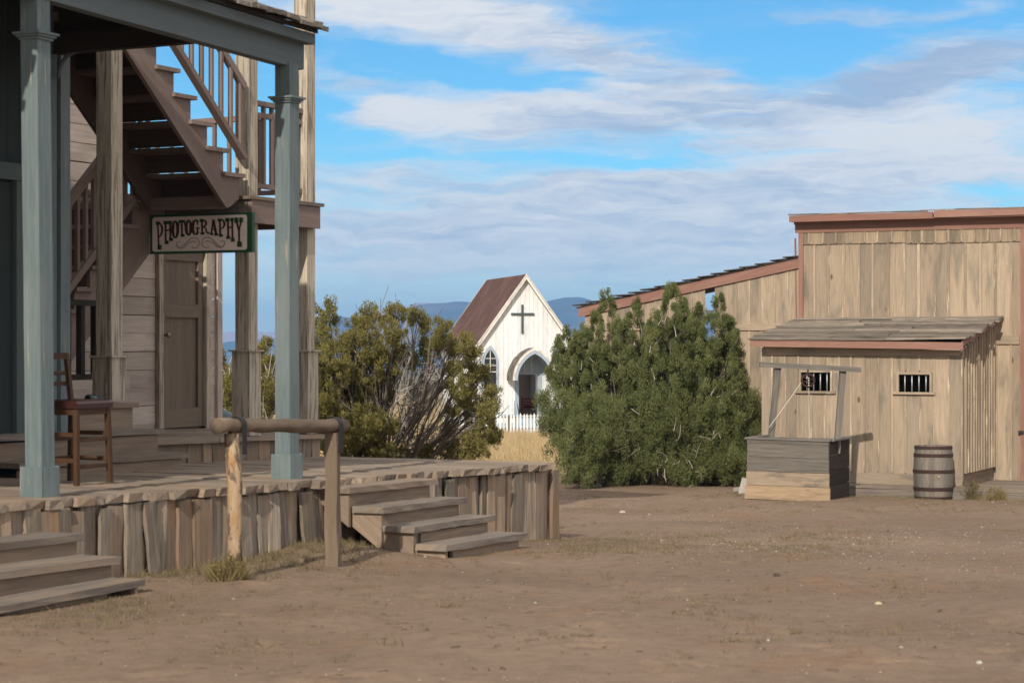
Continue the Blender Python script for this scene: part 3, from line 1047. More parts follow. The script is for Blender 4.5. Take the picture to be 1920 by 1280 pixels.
def photo_building():
    t0 = thing("weathered_building", "weathered building clad in dusty pink horizontal boards behind the outside staircase", "building", G(8, TW, zb_(8)))
    sd0, sd1 = S(297, TW), S(379, TW)
    sm = 7.5
    ztop_low = ZH(383, 8.6, TW)
    wl = MB()
    z = 0.30
    while z < 5.6:
        h = 0.206
        top = z + h
        spans = []
        end = WS1 - 0.07 if top < ztop_low + 0.1 else sm
        if z < zb_(9) + 2.15:
            spans = [(3.3, sd0 - 0.08), (sd1 + 0.07, end)]
        else:
            spans = [(3.3, end)]
        for (a, b) in spans:
            if b - a < 0.02:
                continue
            cuts = [a]
            while cuts[-1] < b:
                cuts.append(min(b, cuts[-1] + random.uniform(3.4, 6.5)))
            for a_, b_ in zip(cuts[:-1], cuts[1:]):
                j = random.uniform(-0.004, 0.004)
                wl.board(G(a_ + 0.002, TW - 0.004 + j, z + h / 2), G(b_ - 0.002, TW - 0.004, z + h / 2 + random.uniform(-0.006, 0.006)), ZUP * (h - 0.006) + V3 * 0.004, V3 * 0.02, 4, 0.0012)
        z += h
    wl.build("siding", "siding_paint", t0)
    bk = MB()
    bk.board(G(3.3, TW + 0.05, 2.9), G(sm - 0.03, TW + 0.05, 2.9), ZUP * 5.4, V3 * 0.05)
    bk.prism([G(sm - 0.03, TW + 0.06, 0.2), G(sd0 - 0.03, TW + 0.06, 0.2), G(sd0 - 0.03, TW + 0.06, ztop_low - 0.02), G(sm - 0.03, TW + 0.06, ztop_low - 0.02)], V3 * 0.03)
    bk.prism([G(sd0 - 0.03, TW + 0.06, zb_(9) + 2.1), G(sd1 + 0.03, TW + 0.06, zb_(9) + 2.1), G(sd1 + 0.03, TW + 0.06, ztop_low - 0.02), G(sd0 - 0.03, TW + 0.06, ztop_low - 0.02)], V3 * 0.03)
    bk.prism([G(sd1 + 0.03, TW + 0.06, 0.2), G(WS1 - 0.05, TW + 0.06, 0.2), G(WS1 - 0.05, TW + 0.06, ztop_low - 0.02), G(sd1 + 0.03, TW + 0.06, ztop_low - 0.02)], V3 * 0.03)
    bk.board(G(WS1 - 0.06, TW + 2.0, (0.2 + ztop_low) / 2), G(WS1 - 0.06, TW + 0.10, (0.2 + ztop_low) / 2), ZUP * (ztop_low - 0.2), U3 * 0.05)
    bk.build("wall_frame", "stair_dark", t0)
    MB().board(G(WS1 - 0.04, TW - 0.03, 0.25), G(WS1 - 0.04, TW - 0.03, ztop_low), U3 * 0.10, V3 * 0.05, 8, 0.003).build("corner_trim", "siding_paint", t0)
    MB().board(G(sm - 0.5, TW + 0.9, ztop_low + 0.04), G(WS1 + 0.05, TW + 0.9, ztop_low + 0.04), V3 * 2.0, ZUP * 0.06).build("low_roof", "stair_dark", t0)
    # door, its frame, panels and knob
    zf = zb_(9) + 0.02
    zt = zf + 2.06
    fr = MB()
    fr.board(G(sd0 - 0.035, TW - 0.045, zf), G(sd0 - 0.035, TW - 0.045, zt + 0.02), U3 * 0.085, V3 * 0.05, 6, 0.002)
    fr.board(G(sd1 + 0.035, TW - 0.045, zf), G(sd1 + 0.035, TW - 0.045, zt + 0.02), U3 * 0.085, V3 * 0.05, 6, 0.002)
    fr.board(G(sd0 - 0.08, TW - 0.046, zt + 0.065), G(sd1 + 0.08, TW - 0.046, zt + 0.065), ZUP * 0.085, V3 * 0.052, 4, 0.002)
    fr.build("door_frame", "cream_paint", t0)
    d = MB()
    a, b = sd0 + 0.012, sd1 - 0.012
    tt = TW + 0.0
    st = 0.10
    zm0, zm1 = ZH(595, 9, TW), ZH(570, 9, TW)
    zr = zf + 0.22
    d.board(G(a + st / 2, tt, zf), G(a + st / 2, tt, zt), U3 * st, V3 * 0.04)
    d.board(G(b - st / 2, tt, zf), G(b - st / 2, tt, zt), U3 * st, V3 * 0.04)
    d.board(G(a + st, tt, (zf + zr) / 2), G(b - st, tt, (zf + zr) / 2), ZUP * (zr - zf), V3 * 0.038)
    d.board(G(a + st, tt, (zm0 + zm1) / 2), G(b - st, tt, (zm0 + zm1) / 2), ZUP * (zm1 - zm0), V3 * 0.038)
    d.board(G(a + st, tt, zt - 0.06), G(b - st, tt, zt - 0.06), ZUP * 0.12, V3 * 0.038)
    door = d.build("door", "door_wood", t0)
    pn = MB()
    for (z0, z1) in ((zr, zm0), (zm1, zt - 0.12)):
        n = 5
        for i in range(n):
            w = (b - a - 2 * st) / n
            pn.board(G(a + st + w * (i + .5), tt + 0.022, z0), G(a + st + w * (i + .5), tt + 0.022, z1), U3 * (w - 0.002), V3 * 0.014)
    pn.build("door_panel", "door_wood", door)
    kn = MB()
    zk = ZH(628, sd0 + 0.07, TW)
    c = G(sd0 + 0.07, TW - 0.03, zk)
    kn.tube([c, c - V3 * 0.04, c - V3 * 0.045, c - V3 * 0.065, c - V3 * 0.08], [0.014, 0.012, 0.026, 0.032, 0.016], 10)
    kn.build("door_knob", "brass", door, smooth=True)


photo_building()


def porch_platform():
    s_a, s_b = S(296, TB), S(604, TB)
    t0 = thing("porch_platform", "low weathered plank platform with boarded front before the panelled door", "platform", G(6.5, 3.5, zd(6)))
    dk = MB()
    tt = TB - 0.06
    while tt < TW - 0.03:
        w = min(random.uniform(0.15, 0.24), TW - 0.03 - tt)
        for (a, b) in ((3.4, 6.2 + random.uniform(-.5, .5)), (None, s_b + 0.02 + random.uniform(-.02, .02))):
            if a is None:
                a = prev + 0.004
            dk.board(G(a, tt + w / 2, zb_(a) - 0.022 + random.uniform(-.003, .003)), G(b, tt + w / 2, zb_(b) - 0.022), V3 * (w - 0.01), ZUP * 0.045, 6, 0.003, end_jit=0.01)
            prev = b
        tt += w
    # narrow strip in front of the door to the corner of the building
    for k in range(4):
        dk.board(G(s_b, 4.2 + k * 0.21, zb_(s_b) - 0.022), G(WS1 + 0.1, 4.2 + k * 0.21, zb_(WS1) - 0.022), V3 * 0.2, ZUP * 0.045, 3, 0.003)
    dk.build("deck", "deck_wood", t0)
    sk = MB()
    s_ = 3.5
    while s_ < s_b - 0.04:
        w = min(random.uniform(0.14, 0.30), s_b - s_)
        c = s_ + w / 2
        sk.board(G(c + random.gauss(0, 0.01), TB + 0.02 + random.uniform(0, .02), zd(c) - 0.03), G(c, TB + 0.03, zb_(c) - 0.046), U3 * (w * 1.0) + V3 * random.uniform(-.02, .02), V3 * 0.024, 2, 0.005)
        s_ += w
    sk.build("skirt", "skirt_wood", t0)
    en = MB()
    tt = TB + 0.05
    while tt < 4.2:
        en.board(G(s_b - 0.03, tt + 0.1, -0.35), G(s_b - 0.03, tt + 0.1, zb_(s_b) - 0.046), V3 * 0.19, U3 * 0.025, 2, 0.004)
        tt += 0.2
    en.build("end_skirt", "skirt_wood", t0)


porch_platform()


def entry_steps():
    tr = [(357, 849), (309, 804), (262, 755)]
    ts = [1.78, 2.08, 2.38]
    t0 = thing("wooden_steps", "broad grey three tread steps behind the tall chair, rising to the staircase", "steps", G(4.0, 2.1, zd(4)))
    ri = MB()
    pos = []
    for (px, py), t_ in zip(tr, ts):
        s_ = S(px, t_)
        pos.append((s_, t_, ZH(py, s_, t_)))
    for i, (s_, t_, z) in enumerate(pos):
        dep = 0.34 if i < 2 else 1.2
        m = MB()
        if i < 2:
            m.board(G(s_ - 2.4, t_ + dep / 2, z - 0.02 + 0.03), G(s_, t_ + dep / 2, z - 0.02), V3 * dep, ZUP * 0.045, 8, 0.005, end_jit=0.015)
        else:
            for k in range(5):
                m.board(G(s_ - 2.4, t_ + 0.12 + k * 0.24, z - 0.02 + 0.03), G(s_, t_ + 0.12 + k * 0.24, z - 0.02), V3 * 0.232, ZUP * 0.045, 6, 0.004, end_jit=0.015)
        m.build("tread" if i < 2 else "top_platform", "step_wood", t0)
        zlow = zd(s_) - 0.005 if i == 0 else pos[i - 1][2] - 0.01
        e = 0.10 if i == 0 else 0.06
        ri.board(G(s_ - 2.35, t_ + 0.05, (zlow + z - 0.044) / 2 + 0.01), G(s_ - e, t_ + 0.05, (zlow + z - 0.044) / 2), ZUP * (z - 0.044 - zlow), V3 * 0.03, 6, 0.004)
    ri.build("riser", "riser_wood", t0)
    sd = MB()
    for i, (s_, t_, z) in enumerate(pos):
        zlow = zd(s_) - 0.01
        dep = 0.29 if i < 2 else 1.1
        sd.board(G(s_ - 0.10, t_ + 0.07, (zlow + z - 0.045) / 2), G(s_ - 0.10, t_ + 0.07 + dep, (zlow + z - 0.045) / 2), ZUP * (z - 0.045 - zlow), U3 * 0.03)
    sd.build("side_panel", "riser_wood", t0)
    return pos


ENTRY = entry_steps()


def staircase():
    t0 = thing("outside_staircase", "outside wooden staircase doubling back below a landing, on square cream posts", "staircase", G(6.5, 3.2, zb_(6.5)))
    # cream posts
    PS = [(205, 205, 748), (462, 462, None), (571, 571, None)]
    sp = []
    for (px, _, yb) in PS:
        s_ = S(px, TB + 0.12)
        sp.append(s_)
        zb = zb_(s_) if yb is None else ZH(751, s_, TB + 0.12)
        zcap = ZH(659 if yb is None else 670, s_, TB + 0.12)
        w = 0.165 if yb is None else 0.17
        m = MB()
        m.board(G(s_, TB + 0.12, zcap), G(s_, TB + 0.12, 7.4), U3 * w, V3 * w, 14, 0.003)
        po = m.build("post", "cream_paint", t0)
        b = MB()
        bw = w + 0.05
        for (e, d1) in ((-1, 0), (1, 0), (0, -1), (0, 1)):
            if d1 == 0:
                b.board(G(s_ + e * (bw / 2 - 0.011), TB + 0.12, zb + 0.015), G(s_ + e * (bw / 2 - 0.011), TB + 0.12, zcap), V3 * (bw - 0.046), U3 * 0.022, 3, 0.0015)
            else:
                b.board(G(s_, TB + 0.12 + d1 * (bw / 2 - 0.011), zb + 0.01), G(s_, TB + 0.12 + d1 * (bw / 2 - 0.011), zcap), U3 * bw, V3 * 0.022, 3, 0.0015)
        b.build("post_base", "cream_paint", po)
        MB().board(G(s_, TB + 0.12, zcap), G(s_, TB + 0.12, zcap + 0.018), U3 * (bw + 0.05), V3 * (bw + 0.05), 1, 0.002).build("moulding", "cream_paint", po)
    # roof carried by the tall posts, above the picture
    ur = MB()
    ur.board(G(6.3, TB + 1.25, 7.45), G(sp[2] + 2.0, TB + 1.15, 7.45), V3 * 3.0 + ZUP * 0.25, ZUP * 0.12)
    ur.build("upper_roof", "shingle_wood", t0)
    # landing
    tf = TB - 0.03
    sa, sb = S(468, tf), S(597, tf)
    za = ZH(371, sa, tf)
    zL = za + 0.012
    tb = TW - 0.1
    ld = MB()
    ld.board(G(sa, tf, zL - 0.145), G(sb, tf, zL - 0.145), ZUP * 0.235, V3 * 0.045, 4, 0.003)
    ld.board(G(sa + 0.02, tf + 0.03, zL - 0.145), G(sa + 0.02, tb, zL - 0.145), ZUP * 0.225, U3 * 0.04)
    ld.board(G(sb - 0.02, tf + 0.03, zL - 0.145), G(sb - 0.02, tb, zL - 0.145), ZUP * 0.225, U3 * 0.04)
    ld.board(G(sa, tb, zL - 0.145), G(sb, tb, zL - 0.145), ZUP * 0.225, V3 * 0.04)
    lo = ld.build("landing", "stair_paint", t0)
    lp = MB()
    tt = tf - 0.05
    while tt < tb:
        lp.board(G(sa - 0.05, tt + 0.08, zL - 0.008), G(sb + 0.05, tt + 0.08, zL - 0.008 + random.uniform(-.003, .003)), V3 * 0.152, ZUP * 0.035, 3, 0.004, end_jit=0.01)
        tt += 0.16
    lp.build("landing_planks", "step_wood", lo)
    # upper flight, towards the viewer and up
    rise, run = 0.232, 0.285
    tn, tfar = TB + 0.0, TB + 0.92
    n = 9

    def nose(i):
        return (sa - 0.13 - run * i, zL + rise * (i + 1) - 0.01)

    def saw(t_, m):
        pts = []
        for i in range(n):
            s_, z = nose(i)
            if i == 0:
                pts.append(G(s_ - 0.02, t_, zL - 0.03))
            pts.append(G(s_ - 0.02, t_, z - 0.04))
            pts.append(G(s_ - 0.02 - run, t_, z - 0.04))
        s_, z = nose(n - 1)
        k = rise / run
        # straight lower edge
        sl, zl = S(425, TB), ZH(390, S(425, TB), TB)
        pts.append(G(s_ - run, t_, zl + (sl - (s_ - run)) * k))
        pts.append(G(sl, t_, zl))
        pts.append(G(sl + 0.07, t_, zl + 0.02))
        m.prism(pts, V3 * 0.045, grain=Vector(-U3) * run + ZUP * rise)
        return sl, zl

    uf = MB()
    sl, zl = saw(tn, uf)
    up = uf.build("upper_flight", "stair_paint", t0)
    m2 = MB()
    saw(tfar, m2)
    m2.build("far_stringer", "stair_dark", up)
    for i in range(n):
        s_, z = nose(i)
        m = MB()
        m.board(G(s_ - 0.15, tn - 0.04, z - 0.02), G(s_ - 0.15, tfar + 0.06, z - 0.02), U3 * -0.375, ZUP * 0.04, 3, 0.003)
        m.build("tread", "stair_paint", up)
    rs = MB()
    for i in range(n):
        s_, z = nose(i)
        h = rise - (0.052 if i < 4 else 0.044)
        rs.board(G(s_ - 0.035, tn + 0.046, z - 0.042 - h / 2), G(s_ - 0.035, tfar, z - 0.042 - h / 2), ZUP * h, U3 * 0.022, 2, 0.003)
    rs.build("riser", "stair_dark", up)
    MB().board(G(sl + 0.02, tn + 0.05, zl + 0.06), G(sl + 0.02, tfar + 0.04, zl + 0.06), ZUP * 0.13, U3 * 0.04).build("header", "stair_paint", up)
    # handrail of the upper flight
    k = rise / run
    s1 = S(457, TB + 0.02)
    zb1 = ZH(296, s1, TB)
    zt1 = ZH(163, s1, TB)
    L = 2.6
    rl = MB()
    gdir = (-U3 * 1 + ZUP * k).normalized()
    perp = (ZUP - gdir * gdir.z).normalized()
    rl.board(G(s1, TB + 0.02, zb1), G(s1 - L, TB + 0.02, zb1 + L * k), perp * 0.055, V3 * 0.08)
    rl.board(G(s1, TB + 0.02, zt1), G(s1 - L, TB + 0.02, zt1 + L * k), perp * 0.07, V3 * 0.06)
    ra = rl.build("stair_railing", "stair_paint", up)
    for i in range(14):
        d = 0.07 + i * 0.172
        MB().board(G(s1 - d, TB + 0.02, zb1 + d * k), G(s1 - d, TB + 0.02, zt1 + d * k), U3 * 0.036, V3 * 0.04).build("baluster", "stair_paint", ra)
    # lower flight, rising along the wall to the landing
    tl = TB + 1.05
    q0, q1 = S(128, tl), S(263, tl)
    w0, w1 = ZH(549, q0, tl), ZH(364, q1, tl)
    kk = (w1 - w0) / (q1 - q0)
    lf = MB()
    run2 = 0.25
    rise2 = run2 * kk
    zplat = ENTRY[2][2]
    n2 = int((zL - zplat) / rise2)
    pts = []
    s_start = q0 - (w0 - zplat - 0.30) / kk
    noses = []
    for i in range(n2):
        s_ = s_start + i * run2
        z = zplat + (i + 1) * rise2
        if s_ > sa - 0.1:
            break
        noses.append((s_, z))
        pts.append(G(s_, tl + 0.05, z - rise2 - 0.04 if i else zplat))
        pts.append(G(s_, tl + 0.05, z - 0.04))
    s_l, z_l = noses[-1]
    pts.append(G(s_l + run2, tl + 0.05, z_l - 0.04))
    pts.append(G(s_l + run2, tl + 0.05, z_l - 0.5))
    pts.append(G(s_start + 0.5, tl + 0.05, zplat - 0.02))
    lf.prism(pts, V3 * 0.04, grain=Vector(U3) + ZUP * kk)
    low = lf.build("lower_flight", "stair_paint", t0)
    for (s_, z) in noses:
        MB().board(G(s_ + 0.12, tl + 0.0, z - 0.02), G(s_ + 0.12, TW - 0.06, z - 0.02), U3 * 0.29, ZUP * 0.04, 2, 0.003).build("tread", "stair_paint", low)
    rr = MB()
    for (s_, z) in noses:
        rr.board(G(s_ + 0.02, tl + 0.10, z - 0.045 - rise2 / 2 + 0.03), G(s_ + 0.02, TW - 0.08, z - 0.045 - rise2 / 2 + 0.03), ZUP * (rise2 - 0.05), U3 * 0.02)
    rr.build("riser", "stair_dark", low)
    rl = MB()
    gd = (U3 + ZUP * kk).normalized()
    pp = (ZUP - gd * gd.z).normalized()
    a0 = -0.3
    LL = q1 - q0 + 0.25
    hr = ZH(379, q0, tl) - ZH(549, q0, tl)
    rl.board(G(q0 + a0, tl, w0 + 0.05 + a0 * kk), G(q0 + LL, tl, w0 + 0.05 + LL * kk), pp * 0.075, V3 * 0.07)
    rl.board(G(q0 + a0, tl, w0 + hr + a0 * kk), G(q0 + LL, tl, w0 + hr + LL * kk), pp * 0.085, V3 * 0.06)
    rw = rl.build("stair_railing", "stair_paint", low)
    d = a0 + 0.05
    while d < LL:
        MB().board(G(q0 + d, tl, w0 + 0.05 + d * kk), G(q0 + d, tl, w0 + hr + d * kk), U3 * 0.04, V3 * 0.04).build("baluster", "stair_paint", rw)
        d += 0.13
    # landing railings: front and far end
    fr = MB()
    t_ = TB + 0.12
    z1, z2, z3 = ZH(190, sp[1], t_), ZH(212, sp[1], t_), ZH(346, sp[1], t_)
    fr.board(G(sp[1] + 0.08, t_, z1), G(sp[2] - 0.08, t_, z1), ZUP * 0.05, V3 * 0.07)
    fo = fr.build("landing_railing", "stair_paint", t0)
    MB().board(G(sp[1] + 0.08, t_, z2), G(sp[2] - 0.08, t_, z2), ZUP * 0.05, V3 * 0.035).build("middle_rail", "stair_paint", fo)
    MB().board(G(sp[1] + 0.08, t_, z3), G(sp[2] - 0.08, t_, z3), ZUP * 0.05, V3 * 0.05).build("bottom_rail", "stair_paint", fo)
    m = 6
    for i in range(m):
        s_ = sp[1] + 0.12 + (sp[2] - sp[1] - 0.2) * (i + 0.3) / m
        MB().board(G(s_, t_, z3), G(s_, t_, z1), U3 * 0.038, V3 * 0.038).build("baluster", "stair_paint", fo)
    er = MB()
    s_ = sp[2]
    t1 = TW - 0.1
    er.board(G(s_, t_ + 0.08, z1 - 0.02), G(s_, t1, z1 - 0.06), ZUP * 0.06, U3 * 0.07)
    eo = er.build("landing_railing", "stair_paint", t0)
    MB().board(G(s_, t_ + 0.08, z3), G(s_, t1, z3), ZUP * 0.05, U3 * 0.05).build("bottom_rail", "stair_paint", eo)
    t = t_ + 0.2
    while t < t1:
        MB().board(G(s_, t, z3), G(s_, t, z1 - 0.03), U3 * 0.038, V3 * 0.038).build("baluster", "stair_paint", eo)
        t += 0.19
    # short dark guard at the foot of the lower flight
    t_g = TB + 0.45
    g0, g1 = S(137, t_g), S(186, t_g)
    gm = MB()
    zt, zb = ZH(567, g0, t_g), ZH(707, g0, t_g)
    gm.board(G(g0 - 0.5, t_g, zt), G(g1 + 0.15, t_g, zt), ZUP * 0.055, V3 * 0.09)
    go = gm.build("guard_rail", "olive_paint", t0)
    MB().board(G(g0 - 0.5, t_g, zb), G(g1 + 0.15, t_g, zb), ZUP * 0.055, V3 * 0.06).build("bottom_rail", "olive_paint", go)
    for px in (100, 125, 151, 178, 204):
        s_ = S(px, t_g)
        MB().board(G(s_, t_g, zb), G(s_, t_g, zt), U3 * 0.06, V3 * 0.06).build("baluster", "olive_paint", go)
    gp = MB()
    gp.board(G(g0 - 0.45, t_g, zplat), G(g0 - 0.45, t_g, zb), U3 * 0.05, V3 * 0.05)
    gp.board(G(g1 + 0.1, t_g, zplat), G(g1 + 0.1, t_g, zb), U3 * 0.05, V3 * 0.05)
    gp.build("guard_foot", "olive_paint", go)
    return sp, sa, zl, zplat


STAIR = staircase()


# ------------------------------------------------------------------ hanging sign
def sign():
    ss = 6.42
    tr, tl = T(475, ss), T(283.5, ss)
    zt = (ZH(398.5, ss, tr) + ZH(403.5, ss, tl)) / 2
    zb = (ZH(473, ss, tr) + ZH(476.5, ss, tl)) / 2
    W, Hh = tl - tr, zt - zb
    t0 = thing("hanging_sign", "cream signboard with green border reading PHOTOGRAPHY, hung below the staircase", "sign", G(ss, (tl + tr) / 2, zb))
    MB().board(G(ss, tr, (zt + zb) / 2), G(ss, tl, (zt + zb) / 2), ZUP * Hh, U3 * 0.05, 1).build("sign_board", "sign_green", t0)

    def pt(u, v, h):      # u, v measured on the enlarged view of the sign, 185..1690 by 165..750
        fu = 0.028 + (u - 185) / 1505 * 0.925
        fv = 0.055 + (v - 165) / 585 * 0.885
        return G(ss - 0.025 - h, tl - fu * W, zt - fv * Hh)

    pts = []
    for (cx, cy, a0) in ((1650, 205, -90), (1650, 710, 0), (225, 710, 90), (225, 205, 180)):
        for k in range(6):
            a = R(a0 + 90 * k / 5)
            pts.append(pt(cx + 40 * math.cos(a), cy + 40 * math.sin(a), 0.0005))
    MB().prism(pts, -U3 * 0.003, grain=V3).build("sign_face", "sign_face", t0)
    layer = [0.0042]
    heavy = [1.22]

    def ribbon(m, pl, w):
        """flat painted stroke along pl with half widths w (single or list)"""
        if not isinstance(w, (list, tuple)):
            w = [w] * len(pl)
        w = [q * heavy[0] for q in w]
        h = layer[0]
        layer[0] += 0.00006
        L, Rr = [], []
        for i, (x, y) in enumerate(pl):
            x0, y0 = pl[max(i - 1, 0)]
            x1, y1 = pl[min(i + 1, len(pl) - 1)]
            dx, dy = x1 - x0, y1 - y0
            q = math.hypot(dx, dy) or 1
            L.append((x - dy / q * w[i], y + dx / q * w[i]))
            Rr.append((x + dy / q * w[i], y - dx / q * w[i]))
        for i in range(len(pl) - 1):
            m.quad([pt(*L[i], h), pt(*L[i + 1], h), pt(*Rr[i + 1], h), pt(*Rr[i], h)])

    brown, green = MB(), MB()
    bx = [190, 330, 390, 510, 560, 640, 700, 800, 900, 1000, 1090, 1200, 1310, 1400, 1500, 1560, 1660]
    by = [720, 712, 632, 560, 528, 510, 502, 484, 478, 474, 474, 492, 520, 560, 618, 694, 700]

    def bot(x):
        return float(np.interp(x, bx, by))

    def top(x):
        return 240 - (x - 245) / 1385 * 22

    def stem(x0, x1=None, w=12, y0=0.0, y1=1.0, b=None):
        x1 = x0 if x1 is None else x1
        b = b or bot(x1)
        tt = top(x0)
        ribbon(brown, [(x0, tt + (b - tt) * y0), (x1, tt + (b - tt) * y1)], w)

    def serif(x, y, w=30, h=24):
        ribbon(green, [(x - w, y), (x + w, y)], h)
        ribbon(brown, [(x + w, y - h), (x + w + 7, y + 4 - h), (x + w + 7, y + h + 4)], 4)

    def ell(cx, cy, rx, ry, a0, a1, w, wg=None):
        al = np.linspace(R(a0), R(a1), 22)
        ribbon(brown, [(cx + rx * math.cos(a), cy + ry * math.sin(a)) for a in al], [w * (0.55 + 0.75 * abs(math.cos(a))) for a in al])

    def bowl(x, y0, y1, rx):
        ell(x, (y0 + y1) / 2, rx, (y1 - y0) / 2, -90, 90, 11)
        ribbon(green, [(x, y0), (x + rx * 0.5, y0 + 12)], 14)

    def flush():
        """close the letter drawn so far: the strokes, and their green slab ends under them"""
        if not brown.f:
            return
        lt = brown.build("letter", "letter_brown", t0)
        if green.f:
            green.build("letter_ends", "letter_green", lt)
        for m_ in (brown, green):
            m_.v, m_.f, m_.uv, m_.r = [], [], [], []

    flush()   # P
    stem(272, 292, 12, b=690)
    serif(268, 268, 26, 26); serif(298, 675, 30, 34)
    bowl(280, 262, 500, 66)
    flush()   # H
    stem(398, 404, 13); stem(474, 478, 13)
    ribbon(brown, [(400, 392), (476, 388)], 12)
    serif(398, 262, 32, 24); serif(468, 262, 28, 24); serif(414, 596, 26, 26); serif(484, 545, 28, 22)
    flush()   # O
    ell(557, 382, 40, 140, 0, 360, 16)
    ribbon(green, [(530, 275), (557, 245), (584, 275)], 13); ribbon(green, [(530, 490), (557, 515), (584, 490)], 12)
    flush()   # T
    stem(660, 668, 13); ribbon(green, [(608, 250), (716, 248)], 20)
    ribbon(green, [(616, 260), (616, 318)], 9); ribbon(green, [(708, 258), (708, 316)], 9); serif(672, 485, 26, 18)
    flush()   # O
    ell(771, 360, 38, 124, 0, 360, 16)
    ribbon(green, [(746, 264), (771, 240), (796, 264)], 12); ribbon(green, [(746, 454), (771, 478), (796, 454)], 12)
    flush()   # G
    ell(884, 355, 48, 120, 40, 315, 17)
    ribbon(brown, [(915, 370), (915, 478)], 11); serif(912, 370, 26, 12); ribbon(green, [(914, 240), (914, 320)], 9)
    flush()   # R
    stem(985, 990, 13); serif(972, 244, 24, 20); serif(990, 462, 30, 16)
    bowl(992, 236, 350, 60)
    ribbon(brown, [(1010, 350), (1046, 375), (1064, 450), (1084, 470), (1098, 440)], 11)
    flush()   # A
    ribbon(brown, [(1165, 232), (1135, 470)], 11); ribbon(brown, [(1165, 232), (1212, 480)], 17); ribbon(brown, [(1145, 395), (1195, 395)], 10)
    serif(1136, 474, 24, 15); serif(1208, 486, 26, 16)
    flush()   # P
    stem(1270, 1276, 13); serif(1258, 246, 24, 20); serif(1282, 502, 28, 20)
    bowl(1280, 236, 390, 62)
    flush()   # H
    stem(1398, 1402, 13); stem(1464, 1470, 13); ribbon(brown, [(1398, 372), (1468, 372)], 11)
    serif(1384, 244, 28, 24); serif(1458, 244, 24, 24); serif(1398, 538, 26, 22); serif(1470, 580, 26, 26)
    flush()   # Y
    ribbon(brown, [(1528, 250), (1572, 440)], 13); ribbon(brown, [(1606, 250), (1572, 440)], 11); ribbon(brown, [(1572, 430), (1574, 660)], 13)
    serif(1526, 256, 26, 38); serif(1600, 254, 26, 34); serif(1574, 655, 32, 36)
    flush()
    sc = MB()
    heavy[0] = 1.0
    for mir in (1, -1):
        cx = 965
        f = lambda x, y: (cx + mir * (x - cx), y)
        w = 5.0
        ribbon(sc, [f(*p) for p in [(820, 680), (850, 702), (900, 700), (940, 650), (945, 590), (915, 545), (860, 528), (800, 545), (740, 605), (690, 660), (640, 700), (600, 680), (580, 640), (590, 600), (640, 590)]], w)
        ribbon(sc, [f(*p) for p in [(895, 605), (850, 588), (800, 600), (750, 640), (700, 690), (650, 706), (615, 690), (590, 650)]], w)
    sc.build("scrollwork", "scroll_brown", t0)
    hk = MB()
    for f_ in (0.15, 0.85):
        hk.tube([G(ss, tr + W * f_, zt), G(ss, tr + W * f_, STAIR[2] + 0.05)], 0.008, 6)
    hk.build("hanger", "dark_metal", t0)


sign()


# ------------------------------------------------------------------ hitching rail
def hitching_rail():
    pa, pb = ground_hit(440, 1084), ground_hit(623, 1061)
    t0 = thing("hitching_rail", "log hitching rail on two posts in front of the boardwalk", "hitching rail", pa)
    za, zb = P(440, 797, pa.y).z, P(625, 798, pb.y).z
    A, B = Vector((pa.x, pa.y, za)), Vector((pb.x, pb.y, zb))
    d = (B - A)
    ext0, ext1 = 0.17, 0.13
    pts = [A - d * ext0 + d * (1 + ext0 + ext1) * i / 12 + Vector((random.uniform(-.004, .004), 0, random.uniform(-.006, .006))) for i in range(13)]
    MB().tube(pts, [0.049 + random.uniform(-.004, .004) + (0.005 if i_ == 0 else 0) for i_ in range(len(pts))], 16, jit=0.03).build("rail", "log_wood", t0, smooth=True)
    m = MB()
    m.tube([pa - ZUP * 0.2 + Vector((0.01, 0, 0)), pa + ZUP * 0.3, pa.lerp(A, 0.6), A - ZUP * 0.055 - Vector((0.02, 0, 0))], [0.056, 0.054, 0.052, 0.050], 12, jit=0.06)
    m.build("post", "peeled_log", t0, smooth=True)
    m = MB()
    m.board(pb - ZUP * 0.2 + Vector((0.01, 0, 0)), B - ZUP * 0.05, Vector((0.092, -0.02, 0)), Vector((0.02, 0.092, 0)), 8, 0.007)
    m.build("post", "log_wood", t0)
    dn = Vector((d.x, d.y, 0)).normalized()
    side = Vector((dn.y, -dn.x, 0))
    for C in (A, B):
        s = MB()
        c = C + dn * 0.035
        prof = [c + side * 0.057 - ZUP * 0.20] + [c + side * 0.057 * math.cos(a) + ZUP * 0.058 * math.sin(a) for a in np.linspace(0, math.pi, 9)] + [c - side * 0.057 - ZUP * 0.20]
        for p, q in zip(prof[:-1], prof[1:]):
            nn = (q - p).cross(dn).normalized()
            s.board(p, q + (q - p).normalized() * 0.004, dn * 0.05, nn * 0.008)
        s.build("strap", "dark_metal", t0)
    return pa, pb


HP = hitching_rail()


